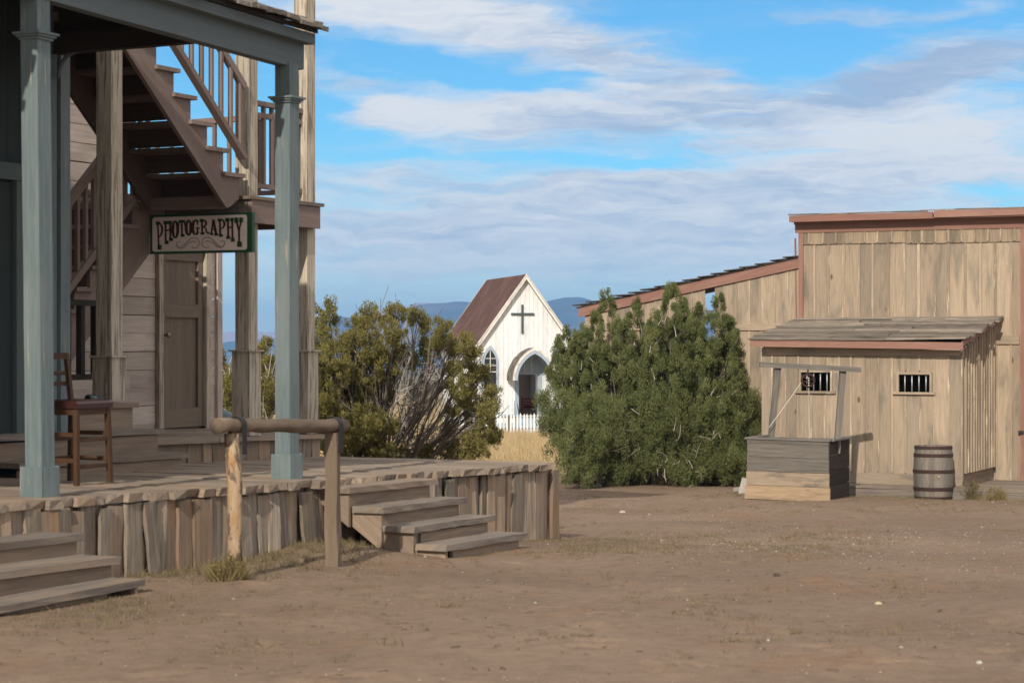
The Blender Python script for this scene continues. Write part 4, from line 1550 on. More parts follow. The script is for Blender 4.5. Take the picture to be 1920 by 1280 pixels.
# ------------------------------------------------------------------ tall chair
def chair():
    k = (140 - 960) / F
    tA = 0.72
    sA = S(143, tA)
    t0 = thing("tall_chair", "tall brown wooden chair with ladder back and dark leather seat on the porch", "chair", G(sA, tA, zd(sA)))
    zf = zd(sA)
    zs = ZH(757, sA, tA)
    w, dp = 0.385, 0.34
    A, B = (sA, tA), (sA + w, tA)
    D, Cc = (sA, tA + dp), (sA + w, tA + dp)
    lg = 0.036
    for (s_, t_), back in ((A, 0), (B, 0), (D, 1), (Cc, 1)):
        m = MB()
        spl = 0.015
        ds = -spl if s_ == sA else spl
        dt = -spl if t_ == tA else spl * 1.5
        m.board(G(s_ + ds, t_ + dt, zf), G(s_, t_, zs - 0.03), U3 * lg, V3 * lg, 3)
        if back:
            m.board(G(s_, t_, zs - 0.03), G(s_, t_ + 0.05, ZH(664, sA, tA)), U3 * lg, V3 * (lg * 0.9), 3)
        m.build("leg", "chair_wood", t0)
    st = MB()
    h = zs - zf
    for hh, (p, q) in ((0.22, (A, B)), (0.55, (A, B)), (0.3, (A, D)), (0.62, (A, D)), (0.3, (B, Cc)), (0.62, (B, Cc)), (0.3, (D, Cc)), (0.55, (D, Cc))):
        ax = Vector(G(*q, 0) - G(*p, 0)).normalized()
        st.board(G(*p, zf + hh * h), G(*q, zf + hh * h), ZUP * 0.032, ax.cross(ZUP) * 0.022)
    ap = MB()
    st.build("stretcher", "chair_wood", t0)
    for (p, q) in ((A, B), (A, D), (B, Cc), (D, Cc)):
        ax = Vector(G(*q, 0) - G(*p, 0)).normalized()
        ap.board(G(*p, zs - 0.06), G(*q, zs - 0.06), ZUP * 0.05, ax.cross(ZUP) * 0.024)
    ap.build("apron", "chair_wood", t0)
    se = MB()
    prof = [(0.0, 0.0, -0.035), (0.0, 0, 0.0), (0.02, 0, 0.018), (0.08, 0, 0.028)]
    rings = []
    for (ins, _, dz) in prof:
        e = 0.03 - ins
        rings.append([G(sA - e, tA - e, zs + dz), G(sA + w + e, tA - e, zs + dz), G(sA + w + e, tA + dp + e, zs + dz), G(sA - e, tA + dp + e, zs + dz)])
    for r0, r1 in zip(rings[:-1], rings[1:]):
        for i in range(4):
            j = (i + 1) % 4
            se.quad([r0[j], r0[i], r1[i], r1[j]])
    se.quad(rings[-1][::-1]); se.quad(rings[0])
    se.build("seat", "leather", t0)
    for py, hh in ((668, 0.05), (701, 0.032), (721, 0.032)):
        z = ZH(py, sA, tA)
        m = MB()
        m.board(G(sA, tA + dp + 0.042, z), G(sA + w, tA + dp + 0.042, z), ZUP * hh, V3 * 0.018, 4, 0.001)
        m.build("back_slat", "chair_wood", t0)


chair()


def small_things():
    # green bottle beside the hanging end of the cream post
    tb = TB - 0.12
    s_ = S(172, tb)
    z = ENTRY[2][2] + 0.003
    m = MB()
    c = G(s_, tb, z + 0.045)
    m.tube([c - U3 * 0.06, c - U3 * 0.055, c + U3 * 0.03, c + U3 * 0.06, c + U3 * 0.12], [0.03, 0.042, 0.042, 0.02, 0.016], 12)
    tag(m.build("bottle", "green_glass", None, smooth=True), "small dark green bottle lying at the foot of the cream post behind the chair", "bottle")
    # bluish tin lying past the platform
    p = P(425, 790, 27.0)
    m = MB()
    t0 = thing("metal_tub", "small blue grey metal tub tipped over beyond the platform, left of a cream post", "tub", p)
    ax = Vector((0.9, -0.1, -0.28)).normalized()
    m.tube([p - ax * 0.10, p + ax * 0.12, p + ax * 0.14, p + ax * 0.145], [0.145, 0.115, 0.11, 0.02], 18, cap=False)
    m.build("tub_body", "tin_blue", t0, smooth=True)
    rm = MB()
    x = ax.orthogonal().normalized(); y = ax.cross(x)
    rm.tube([p - ax * 0.10 + (x * math.cos(a) + y * math.sin(a)) * 0.147 for a in np.linspace(0, 2 * math.pi, 25)], 0.010, 6, cap=False)
    rm.build("rim", "bar_metal", t0)
    st = MB()
    gzp = float(gz(p.x, p.y))
    for k, (dx, dy) in enumerate(((-0.2, -0.1), (0.2, -0.1), (0.0, 0.2))):
        st.board((p.x + dx, p.y + dy, gzp - 0.05), (p.x + dx, p.y + dy, p.z - 0.15), (0.06, 0, 0), (0, 0.06, 0))
    st.board((p.x - 0.3, p.y, p.z - 0.155), (p.x + 0.3, p.y, p.z - 0.155), (0, 0.4, 0), (0, 0, 0.03))
    tag(st.build("tub_stand", "pole_wood", None), "rough wooden stand under the tipped metal tub", "stand")


small_things()


# ------------------------------------------------------------------ right hand buildings
def board_wall(m_board, m_batten, line, t0, t1, zlo, zhi_fn, wid, holes=(), batt=0.035, jitter=True, o=C0, proud=-1.0, horiz_s=False, zlo_fn=None):
    """upright boards along t (or along s) at line, with narrow battens on the joints; holes = (a, b, z0, z1)"""
    a = t0
    ax = U3 if horiz_s else V3
    nrm = -V3 if horiz_s else -U3
    pos = (lambda q, z: G(q, line, z, o)) if horiz_s else (lambda q, z: G(line, q, z, o))
    while a < t1 - 0.01:
        w = wid * random.uniform(0.92, 1.08)
        w = min(w, t1 - a)
        c = a + w / 2
        segs = [(zlo, zhi_fn(c))]
        for (h0, h1, z0, z1) in holes:
            if c + w / 2 > h0 + 0.01 and c - w / 2 < h1 - 0.01:
                new = []
                cover = (c - w / 2 >= h0 - 0.02 and c + w / 2 <= h1 + 0.02)
                for (u0, u1) in segs:
                    new += [(u0, min(u1, z0)), (max(u0, z1), u1)] if (u0 < z0 or u1 > z1) else []
                # strips left beside the hole
                if c - w / 2 < h0 - 0.02:
                    ww = h0 - (c - w / 2)
                    m_board.board(pos(c - w / 2 + ww / 2, z0), pos(c - w / 2 + ww / 2, z1), ax * ww, nrm * 0.025)
                if c + w / 2 > h1 + 0.02:
                    ww = (c + w / 2) - h1
                    m_board.board(pos(h1 + ww / 2, z0), pos(h1 + ww / 2, z1), ax * ww, nrm * 0.025)
                segs = new
        r = random.random()
        for (z0, z1) in segs:
            if z1 - z0 > 0.02:
                m_board.board(pos(c, z0), pos(c, z1), ax * (w - 0.012), nrm * random.uniform(0.020, 0.032), 3, 0.002, rnd=r)
        b = a
        bsegs = [(zlo + 0.02, zhi_fn(b) - 0.02)]
        for (h0, h1, z0, z1) in holes:
            if h0 - 0.06 < b < h1 + 0.06:
                new = []
                for (u0, u1) in bsegs:
                    new += [(u0, min(u1, z0 - 0.07)), (max(u0, z1 + 0.07), u1)]
                bsegs = new
        if b > t0 + 0.05:
            for (z0, z1) in bsegs:
                if z1 - z0 > 0.05:
                    bw = batt * random.uniform(0.8, 1.2)
                    m_batten.board(pos(b, z0) + nrm * 0.02, pos(b + random.uniform(-.008, .008), z1) + nrm * 0.02, ax * bw, nrm * 0.016, 4, 0.002)
        a += w


SHED_LEN = T(1428, 0, C0)
SHED_DEEP = S(1866, 0, C0)


def zc(py, s, t):
    return ZH(py, s, t, C0)


def jail_shed():
    t0 = thing("jail_shed", "lean-to jail shed of tan boards with two barred windows and a plank roof", "shed", G(0, SHED_LEN / 2, float(gz(6.5, 37.8)), C0))
    zbot = zc(886, 0, 1.5)
    ztop = zc(655, 0, 1.5)
    holes = []
    for (x0, x1, y0, y1) in ((1503, 1558, 698, 733), (1686, 1744, 702, 735)):
        ta, tb = T(x1, 0, C0), T(x0, 0, C0)
        holes.append((ta, tb, zc(y1, 0, ta), zc(y0, 0, ta)))
    bd, bt = MB(), MB()
    board_wall(bd, bt, 0.0, 0.0, SHED_LEN, zbot, lambda c: ztop + 0.03, 0.245, holes)
    bd.build("front_wall", "tan_board", t0)
    bt.build("batten", "tan_batten", t0)
    ln = MB()
    ln.board(G(0.0, 0.02, ztop - 0.03, C0) - U3 * 0.03, G(0.0, SHED_LEN - 0.1, ztop - 0.03, C0) - U3 * 0.03, ZUP * 0.16, U3 * 0.03, 5, 0.002)
    ln.build("top_board", "tan_board", t0)
    # lining behind the boards so that no light leaks through joints
    bk = MB()
    z_g = float(gz(6.5, 38)) - 0.1
    for (a, b, z0, z1) in ((0, SHED_LEN, z_g, holes[0][2]), (0, SHED_LEN, max(holes[0][3], holes[1][3]) + 0.0, ztop),
                           (0, holes[1][0], holes[0][2], holes[0][3]), (holes[1][1], holes[0][0], holes[0][2], holes[0][3]), (holes[0][1], SHED_LEN, holes[0][2], holes[0][3])):
        bk.board(G(0.035, (a + b) / 2, z0, C0), G(0.035, (a + b) / 2, z1, C0), V3 * (b - a), U3 * 0.02)
    bk.build("lining", "dark_inside", t0)
    sl = MB()
    sl.board(G(-0.012, -0.02, zbot - 0.10, C0), G(-0.012, SHED_LEN, zbot - 0.10, C0), ZUP * 0.20, U3 * 0.03, 6, 0.003)
    sl.build("sill_board", "tan_board", t0)
    for k, (ta, tb, z0, z1) in enumerate(holes):
        f = MB()
        wf = 0.042
        f.board(G(-0.035, ta - wf / 2, z0 - wf, C0), G(-0.035, ta - wf / 2, z1 + wf, C0), V3 * wf, U3 * 0.03)
        f.board(G(-0.035, tb + wf / 2, z0 - wf, C0), G(-0.035, tb + wf / 2, z1 + wf, C0), V3 * wf, U3 * 0.03)
        f.board(G(-0.035, ta, z1 + wf / 2, C0), G(-0.035, tb, z1 + wf / 2, C0), ZUP * wf, U3 * 0.028)
        f.board(G(-0.045, ta - 0.1, z0 - wf / 2, C0), G(-0.045, tb + 0.1, z0 - wf / 2, C0), ZUP * wf, U3 * 0.05)
        fo = f.build("barred_window", "tan_batten", t0)
        for i in range(4):
            tt = ta + (tb - ta) * (i + 0.6) / 4.4
            MB().tube([G(0.01, tt, z0, C0), G(0.01, tt, z1, C0)], 0.013, 8).build("bar", "bar_metal", fo, smooth=True)
    # right side wall
    bd, bt = MB(), MB()
    zside = zc(908, 0, 0) + 0.18
    zr = zc(600, SHED_DEEP, 0)
    rise = lambda q: ztop + (zr - ztop) * q / SHED_DEEP
    a = 0.06
    while a < SHED_DEEP - 0.03:
        w = 0.2
        bd.board(G(a + w / 2, 0.02, zside, C0), G(a + w / 2, 0.02, rise(a + w / 2), C0), U3 * (w - 0.004), V3 * 0.025, 3, 0.002)
        bt.board(G(a + w - 0.02, -0.012, zside, C0), G(a + w - 0.02, -0.012, rise(a + w) - 0.03, C0), U3 * 0.05, V3 * 0.04, 3, 0.003)
        a += w
    bt.board(G(0.01, -0.006, zbot - 0.1, C0), G(0.01, -0.006, ztop, C0), U3 * 0.07, V3 * 0.03, 4, 0.002)
    bd.build("side_wall", "tan_board", t0)
    bt.build("side_batten", "tan_batten", t0)
    lb = MB()
    lb.board(G(0.02, 0.05, zside - 0.17, C0), G(SHED_DEEP, 0.05, zside - 0.17, C0), ZUP * 0.36, V3 * 0.03, 5, 0.004)
    lb.build("side_sill", "skirt_wood", t0)
    MB().board(G(0.05, SHED_LEN - 0.03, 0.0 + (zbot + ztop) / 2, C0), G(SHED_DEEP, SHED_LEN - 0.03, (zbot + ztop) / 2, C0), ZUP * (ztop - zbot + 0.5), V3 * 0.03).build("left_wall", "tan_board", t0)
    # roof of long planks running along the front
    ov = 0.30
    ta, tb = T(1806, -ov, C0), T(1406, -ov, C0)
    zf = (zc(654, -ov, ta) + zc(640, -ov, tb)) / 2
    fa = MB()
    fa.board(G(-ov, ta, zc(649, -ov, ta) + 0.005, C0), G(-ov, tb, zc(643, -ov, tb), C0), ZUP * 0.125, U3 * 0.035, 6, 0.002)
    fa.build("fascia", "red_trim", t0)
    rf = MB()
    n = 16
    z_e = zc(641, -ov, 1.5)
    z_h = zc(599, SHED_DEEP, 1.0)
    for i in range(n):
        f0, f1 = i / n, (i + 1) / n
        s0 = -ov - 0.05 + (SHED_DEEP + ov + 0.03) * f0
        s1 = -ov - 0.05 + (SHED_DEEP + ov + 0.03) * f1 + 0.05
        z0 = z_e + 0.035 + (z_h - z_e) * f0 + 0.012
        z1 = z_e + 0.035 + (z_h - z_e) * f1 + 0.0
        e0, e1 = ta - 0.06 + random.uniform(-.05, .03), tb + random.uniform(-.04, .06)
        cut = random.uniform(0.3, 0.7)
        mid = e0 + (e1 - e0) * cut
        for (q0, q1) in ((e0, mid - 0.004), (mid + 0.004, e1)):
            dz = random.uniform(-0.016, 0.022)
            tk = random.uniform(0.026, 0.046)
            w_ = G(s1, 0, z1, C0) - G(s0, 0, z0, C0)
            rf.board(G((s0 + s1) / 2, q0, (z0 + z1) / 2 + dz, C0), G((s0 + s1) / 2, q1, (z0 + z1) / 2 + random.uniform(-.010, .010), C0), w_, ZUP * tk, 8, 0.004, end_jit=0.012)
    rf.build("plank_roof", "roof_plank", t0)
    rk = MB()
    rk.board(G(-ov + 0.02, ta + 0.02, z_e - 0.02, C0), G(SHED_DEEP, ta + 0.02, z_h - 0.02, C0), ZUP * 0.10, V3 * 0.03, 4, 0.002)
    rk.build("rake_board", "red_trim", t0)


jail_shed()

FS = SHED_DEEP + 0.06     # plane of the false front


def false_front():
    tr, tl = T(1926, FS, C0), T(1500, FS, C0)
    t0 = thing("false_front_building", "tall tan board and batten false front with red cornice and lower sloping wing", "building", G(FS, 1.5, float(gz(8, 40)), C0))
    zg = float(gz(8, 40)) - 0.1
    zt_l, zt_r = zc(437, FS, tl), zc(424, FS, T(1900, FS, C0))
    ztop = (zt_l + zt_r) / 2
    bd, bt = MB(), MB()
    board_wall(bd, bt, FS, tr, tl, zg, lambda c: ztop + 0.06, 0.29, (), 0.045)
    board_wall(bd, bt, FS, tr - 1.5, tr, zg, lambda c: ztop + 0.06, 0.29, (), 0.045)
    bd.build("wall", "tan_board", t0)
    bt.build("batten", "tan_batten", t0)
    up, ub = MB(), MB()
    zj = zc(459, FS, tl)
    board_wall(up, ub, FS - 0.03, tr, T(1700, FS, C0), ztop - 0.27, lambda c: ztop + 0.05, 0.24, (), 0.03)
    board_wall(up, ub, FS - 0.03, T(1700, FS, C0), tl - 0.04, zj, lambda c: ztop + 0.05, 0.27, (), 0.03)
    up.build("upper_boards", "tan_stained", t0)
    ub.build("upper_batten", "tan_batten", t0)
    MB().board(G(FS + 0.05, (tr - 1.45 + tl) / 2, zg, C0), G(FS + 0.05, (tr - 1.45 + tl) / 2, ztop + 0.3, C0), V3 * (tl - tr + 1.4), U3 * 0.03).build("lining", "dark_inside", t0)
    sw, sb_ = MB(), MB()
    board_wall(sw, sb_, tr - 1.5, FS + 0.02, FS + 7.0, zg, lambda c: ztop - 0.1 - (c - FS) * 0.16, 0.29, (), 0.045, horiz_s=True)
    sw.build("side_wall", "tan_board", t0)
    sb_.build("side_batten", "tan_batten", t0)
    MB().prism([G(FS + 0.1, tr - 1.55, ztop - 0.15, C0), G(FS + 0.1, tl - 0.05, ztop - 0.15, C0), G(FS + 7.1, tl - 0.05, ztop - 1.25, C0), G(FS + 7.1, tr - 1.55, ztop - 1.25, C0)], ZUP * 0.06).build("main_roof", "dark_shingle", t0)
    gi = MB()
    gi.board(G(FS - 0.035, T(1912, FS, C0), zc(637, FS, 0), C0), G(FS - 0.035, T(1868, FS, C0), zc(637, FS, 0), C0), ZUP * 0.16, U3 * 0.03, 3, 0.003)
    gi.build("girt", "tan_board", t0)
    tm = MB()
    tm.board(G(FS - 0.03, tl - 0.03, zg, C0), G(FS - 0.03, tl - 0.03, ztop + 0.05, C0), V3 * 0.09, U3 * 0.05, 6, 0.002)
    tm.board(G(FS - 0.03, T(1919, FS, C0), zg, C0), G(FS - 0.03, T(1919, FS, C0), ztop + 0.05, C0), V3 * 0.09, U3 * 0.05, 6, 0.002)
    tm.board(G(FS + 0.10, tl + 0.10, zc(600, FS, tl), C0), G(FS + 0.10, tl + 0.13, zc(446, FS, tl), C0), V3 * 0.03, U3 * 0.03)
    tm.build("corner_trim", "red_trim", t0)
    tx = tr - 1.6
    fr = MB()
    fr.board(G(FS - 0.04, tx, ztop + 0.06, C0), G(FS - 0.04, tl + 0.08, ztop + 0.06, C0), ZUP * 0.16, U3 * 0.05, 6, 0.002)
    fr.board(G(FS - 0.06, tx, ztop + 0.165, C0), G(FS - 0.06, tl + 0.09, ztop + 0.165, C0), ZUP * 0.05, U3 * 0.09)
    fr.build("frieze", "red_trim", t0)
    jt = T(1750, FS - 0.3, C0)
    cl = T(1480, FS - 0.3, C0)
    co = MB()
    co.board(G(FS - 0.30, tx, ztop + 0.275, C0), G(FS - 0.30, jt - 0.01, ztop + 0.262, C0), ZUP * 0.125, U3 * 0.035, 4, 0.002)
    co.board(G(FS - 0.30, jt + 0.01, ztop + 0.245, C0), G(FS - 0.30, cl, ztop + 0.245, C0), ZUP * 0.125, U3 * 0.035, 5, 0.002)
    co.board(G(FS - 0.28, cl - 0.02, ztop + 0.245, C0), G(FS + 0.3, cl - 0.02, ztop + 0.245, C0), ZUP * 0.12, V3 * 0.035)
    co.build("cornice", "red_trim", t0)
    MB().board(G(FS - 0.13, tx, ztop + 0.195, C0), G(FS - 0.13, cl - 0.05, ztop + 0.195, C0), U3 * 0.32, ZUP * 0.02).build("soffit", "red_trim", t0)
    cp = MB()
    a = tx
    while a < cl + 0.02:
        w = random.uniform(0.4, 0.9)
        w = min(w, cl + 0.03 - a)
        if w < 0.03:
            break
        e = 0.02 if a < jt else 0.0
        cp.board(G(FS - 0.06, a + w / 2, ztop + 0.322 + e + random.uniform(-.004, .010), C0) - U3 * 0.265, G(FS - 0.06, a + w / 2, ztop + 0.36 + e, C0) + U3 * 0.35, V3 * (w - 0.01), ZUP * 0.022, 2, 0.004)
        a += w
    cp.build("cap_boards", "roof_plank", t0)
    # lower wing with a sloping roof line
    fw = FS + 0.12
    wl0, wl1 = tl + 0.02, T(1098, fw, C0)
    z_hi, z_lo = zc(500, fw, T(1494, fw, C0)), zc(590, fw, T(1098, fw, C0))
    rake = lambda q: z_hi + (z_lo - z_hi) * (q - wl0) / (wl1 - wl0)
    gap = (T(1341, fw, C0), T(1322, fw, C0), zc(640, fw, T(1330, fw, C0)), 9.0)
    bd, bt = MB(), MB()
    zg2 = float(gz(4, 43)) - 0.15
    a = wl0
    while a < wl1 - 0.02:
        w = 0.262
        nxt = a + w
        if a < gap[0] < nxt:
            w = gap[0] - a
        elif a < gap[0] + 0.005 and nxt > gap[0]:
            w = gap[0] - a
        if abs(a - gap[0]) < 0.01:
            w = gap[1] - gap[0]
            bd.board(G(fw, a + w / 2, zg2, C0), G(fw, a + w / 2, gap[2], C0), V3 * w, U3 * 0.025)
            a += w
            continue
        w = max(min(w, wl1 - a), 0.03)
        c = a + w / 2
        zq = rake(c)
        zk = rake(c) + 0.02
        bd.prism([G(fw, a + 0.003, zg2, C0), G(fw, a + w - 0.003, zg2, C0), G(fw, a + w - 0.003, rake(a + w) + 0.02, C0), G(fw, a + 0.003, rake(a) + 0.02, C0)], -U3 * 0.025 - U3 * random.uniform(0, 0.008), grain=ZUP)
        bt.board(G(fw - 0.035, a, zg2, C0), G(fw - 0.035, a, rake(a), C0), V3 * 0.03, U3 * 0.014, 3, 0.002)
        a += w
    bd.build("wing_wall", "tan_board", t0)
    bt.build("wing_batten", "tan_batten", t0)
    g2 = MB()
    g2.board(G(fw - 0.05, wl0, zc(613, fw, wl0), C0), G(fw - 0.05, gap[0] - 0.02, zc(613, fw, gap[0]), C0), ZUP * 0.13, U3 * 0.03, 4, 0.003)
    g2.board(G(fw - 0.05, gap[1] + 0.02, zc(613, fw, gap[1]), C0), G(fw - 0.05, wl1, zc(613, fw, wl1), C0), ZUP * 0.13, U3 * 0.03, 4, 0.003)
    g2.build("wing_girt", "tan_board", t0)
    MB().board(G(fw + 0.02, gap[0], zc(583, fw, gap[0]), C0), G(fw + 0.02, gap[1], zc(583, fw, gap[0]), C0), ZUP * 0.03, U3 * 0.04).build("gap_rail", "pole_wood", t0)
    we = T(1084, fw - 0.1, C0)
    rb = MB()
    rb.board(G(fw - 0.06, wl0, rake(wl0) + 0.07, C0), G(fw - 0.06, we, rake(we) + 0.07, C0), ZUP * 0.19, U3 * 0.04, 6, 0.002)
    rb.build("wing_fascia", "red_trim", t0)
    rf = MB()
    rf.board(G(fw + 1.4, wl0 + 0.02, rake(wl0) + 0.175, C0), G(fw + 1.4, we + 0.05, rake(we + 0.05) + 0.175, C0), U3 * 3.0, ZUP * 0.02)
    ro = rf.build("wing_roof", "dark_shingle", t0)
    sh = MB()
    a = wl0
    while a < we + 0.06:
        w = 0.30
        for k in range(12):
            ss = fw - 0.13 + k * 0.26 + random.uniform(-.02, .02)
            z0, z1 = rake(a) + 0.205, rake(a + w) + 0.215
            sh.board(G(ss + 0.12, a - 0.06, z0 + random.uniform(0, .01), C0), G(ss + 0.12, a + w + random.uniform(0, .05), z1 + 0.02 + random.uniform(0, .012), C0), U3 * 0.24, ZUP * 0.022)
        a += w
    sh.build("wing_shingles", "dark_shingle", ro)
    lt = MB()
    lt.board(G(FS - 0.07, T(1915, FS, C0) - 0.01, zc(806, FS, 0), C0), G(FS - 0.07, T(1915, FS, C0) - 0.01, zc(812, FS, 0), C0), V3 * 0.10, U3 * 0.03)
    lt.build("latch", "dark_metal", t0)


false_front()


def plank_walk():
    s0 = -0.55
    zt = zc(914, -0.3, 0.0)
    t0 = thing("plank_walk", "low grey plank walk along the foot of the tan buildings", "walkway", G(-0.3, 1, zt - 0.2, C0))
    m = MB()
    for k in range(3):
        m.board(G(s0 + 0.1 + k * 0.19, -6.5, zt - 0.02 + random.uniform(-.004, .004), C0), G(s0 + 0.1 + k * 0.19, T(1480, s0, C0), zt - 0.02, C0), U3 * 0.18, ZUP * 0.04, 14, 0.004)
    for k in range(11):
        m.board(G(s0 + 0.67 + k * 0.19, -6.5, zt - 0.02, C0), G(s0 + 0.67 + k * 0.19, -0.08, zt - 0.02, C0), U3 * 0.18, ZUP * 0.04, 8, 0.003)
    m.build("deck", "step_wood", t0)
    e = MB()
    e.board(G(s0 + 0.03, -6.5, zt - 0.14, C0), G(s0 + 0.03, T(1480, s0, C0), zt - 0.14, C0), ZUP * 0.19, U3 * 0.03, 12, 0.004)
    e.build("edge_board", "step_wood", t0)


plank_walk()


def well():
    o = P(1555, 930, 35.2)
    o.z = float(gz(o.x, o.y))
    s1 = o
    L = (1555 - 1409) / F * 35.4 / 0.9
    dpt = 1.15
    zt = o.z + (929 - 822) / F * 35.2 + 0.03
    t0 = thing("water_well", "square plank well box with crossbeam, iron pulley and rope, beside the juniper", "well", o)
    X, Y = V3, U3

    def W(a, b, z):
        p = o + X * a + Y * b
        return Vector((p.x, p.y, z))
    h = zt - o.z
    rows = [(0.0, 0.235, "well_tan", 0.03), (0.235, 0.47, "well_mid", 0.0), (0.47, 0.71, "well_grey", -0.01), (0.71, 0.93, "well_grey", -0.02), (0.93, 1.0, "well_grey", -0.01)]
    gw, tw_, bw, mw = MB(), MB(), MB(), MB()
    for (a, b, mat, e) in rows:
        z0, z1 = o.z - 0.03 + (h + 0.03) * a, o.z - 0.03 + (h + 0.03) * b
        m = gw if mat == "well_grey" else (mw if mat == "well_mid" else tw_)
        m.board(W(-e * 0.5, 0, (z0 + z1) / 2), W(L + e, 0, (z0 + z1) / 2 + 0.012), ZUP * (z1 - z0 - 0.006), Y * 0.04, 6, 0.003, rnd=random.random())
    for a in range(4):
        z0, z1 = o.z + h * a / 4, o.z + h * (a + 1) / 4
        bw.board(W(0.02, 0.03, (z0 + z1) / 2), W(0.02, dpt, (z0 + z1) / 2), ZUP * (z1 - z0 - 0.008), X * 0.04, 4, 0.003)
        gw.board(W(L - 0.02, 0.03, (z0 + z1) / 2), W(L - 0.02, dpt, (z0 + z1) / 2), ZUP * (z1 - z0 - 0.008), X * 0.04, 4, 0.003)
        gw.board(W(0.0, dpt, (z0 + z1) / 2), W(L, dpt, (z0 + z1) / 2), ZUP * (z1 - z0 - 0.008), Y * 0.04, 4, 0.003)
    gw.build("grey_planks", "well_grey", t0)
    tw_.build("tan_planks", "well_tan", t0)
    mw.build("stained_plank", "well_mid", t0)
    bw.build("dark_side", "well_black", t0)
    cp = MB()
    cp.board(W(-0.02, 0.04, zt + 0.012), W(L + 0.02, 0.04, zt + 0.03), Y * 0.16, ZUP * 0.03, 4, 0.003)
    cp.board(W(0.02, 0.1, zt + 0.010), W(0.02, dpt, zt + 0.012), X * 0.16, ZUP * 0.03, 4, 0.003)
    cp.board(W(L - 0.02, 0.1, zt + 0.025), W(L - 0.02, dpt, zt + 0.025), X * 0.16, ZUP * 0.03, 4, 0.003)
    cp.build("rim_board", "pole_wood", t0)
    # leaning posts and the beam
    d2 = 35.2 + dpt * 0.5 * U[1]
    for (xb, yb, xt, yt) in ((1447, 812, 1458, 690), (1571, 820, 1580, 694)):
        b_, t_ = P(xb, yb, d2), P(xt, yt, d2)
        ex = (b_ - t_).normalized() * 0.9
        MB().board(b_ + ex * 0.3, t_, Vector((0.11, 0.02, 0)), Vector((0, 0.11, 0)), 6, 0.004).build("post", "pole_wood", t0)
    a_, b_ = P(1424, 683, d2 - 0.06), P(1614, 693, d2 - 0.06)
    MB().board(a_, b_, Vector((0, 0.01, 0.085)), Vector((0, 0.10, 0)), 8, 0.004).build("beam", "pole_wood", t0)
    # pulley wheel
    c = P(1515, 713, d2 - 0.06)
    r = 0.105
    m = MB()
    ring = [c + Vector((math.cos(a) * r, 0, math.sin(a) * r)) for a in np.linspace(0, 2 * math.pi, 29)]
    m.tube(ring, 0.020, 8, cap=False)
    for k in range(3):
        a = k * math.pi / 3 + 0.3
        m.tube([c + Vector((math.cos(a) * r, 0, math.sin(a) * r)), c - Vector((math.cos(a) * r, 0, math.sin(a) * r))], 0.011, 6)
    m.tube([c - Vector((0, 0.04, 0)), c + Vector((0, 0.04, 0))], 0.024, 8)
    m.tube([c, c + ZUP * 0.24], 0.012, 6)
    m.build("pulley", "rust_iron", t0, smooth=True)
    rp = MB()
    e1 = P(1442, 801, d2 - 0.2)
    rp.tube([c + Vector((-r, 0, -0.02)), (c + Vector((-r, 0, -0.02))).lerp(e1, 0.5) - ZUP * 0.008, e1], 0.006, 6)
    rp.tube([c + Vector((0.01, -0.02, -0.02)), P(1517, 760, d2), P(1517.5, 822, d2)], 0.006, 6)
    for k in range(4):
        q = c + Vector((0.005, -0.05, 0.05 - k * 0.04))
        rp.tube([q, q - ZUP * 0.022], 0.012, 6)
    rp.build("rope", "rope", t0)
    # scrap by the left corner
    q = ground_hit(1398, 924)
    m = MB()
    m.board(q + Vector((-0.05, 0, -0.03)), q + Vector((0.03, 0.1, 0.26)), Vector((0.17, 0, -0.03)), Vector((0, 0.04, 0.01)), 2, 0.006)
    m.board(q + Vector((-0.22, 0.05, 0.06)), q + Vector((0.1, 0.1, 0.10)), ZUP * 0.07, Vector((0, 0.05, 0)), 2, 0.006)
    tag(m.build("scrap_board", "concrete", None), "broken pale scrap boards leaning at the left corner of the well", "scrap")


well()


def barrel():
    b = ground_hit(1750, 935)
    t0 = thing("barrel", "grey weathered wooden barrel with dark iron hoops in front of the barred window", "barrel", b)
    h = 100 / F * b.y
    rm, re = 37.2 / F * b.y, 34.0 / F * b.y
    rad = lambda q: re + (rm - re) * (1 - (2 * q - 1) ** 2)
    N = 22 * 4
    stv = [random.random() for _ in range(22)]
    m = MB()
    prof = [(rad(q / 14) - 0.001, h * q / 14) for q in range(15)]
    prof = [(0.01, 0.0)] + prof + [(rad(1) - 0.022, h), (rad(1) - 0.022, h - 0.05), (0.001, h - 0.05)]
    m.lathe(prof, b, N, rnd_fn=lambda k: stv[k // 4])
    # shallow seams between staves
    for i, v in enumerate(m.v):
        k = i % N
        if k % 4 == 0:
            dx, dy = v.x - b.x, v.y - b.y
            m.v[i] = Vector((b.x + dx * 0.985, b.y + dy * 0.985, v.z))
    m.build("staves", "barrel_wood", t0)
    for (q0, q1) in ((0.945, 1.0), (0.80, 0.86), (0.50, 0.56), (0.17, 0.235), (0.015, 0.06), (0.735, 0.75)):
        if q1 - q0 < 0.03:
            continue
        hp = MB()
        hp.lathe([(rad(q0) + 0.004, h * q0), (rad(q0) + 0.009, h * q0), (rad((q0 + q1) / 2) + 0.009, h * (q0 + q1) / 2), (rad(q1) + 0.009, h * q1), (rad(q1) + 0.003, h * q1)], b, 48)
        hp.build("hoop", "rust_iron", t0, smooth=False)
    bg = MB()
    p = b + Vector((0.02, -rm - 0.0, h * 0.44))
    bg.tube([p + Vector((0, 0.02, 0)), p - Vector((0, 0.02, 0))], 0.022, 10)
    bg.build("bung", "well_tan", t0)


barrel()


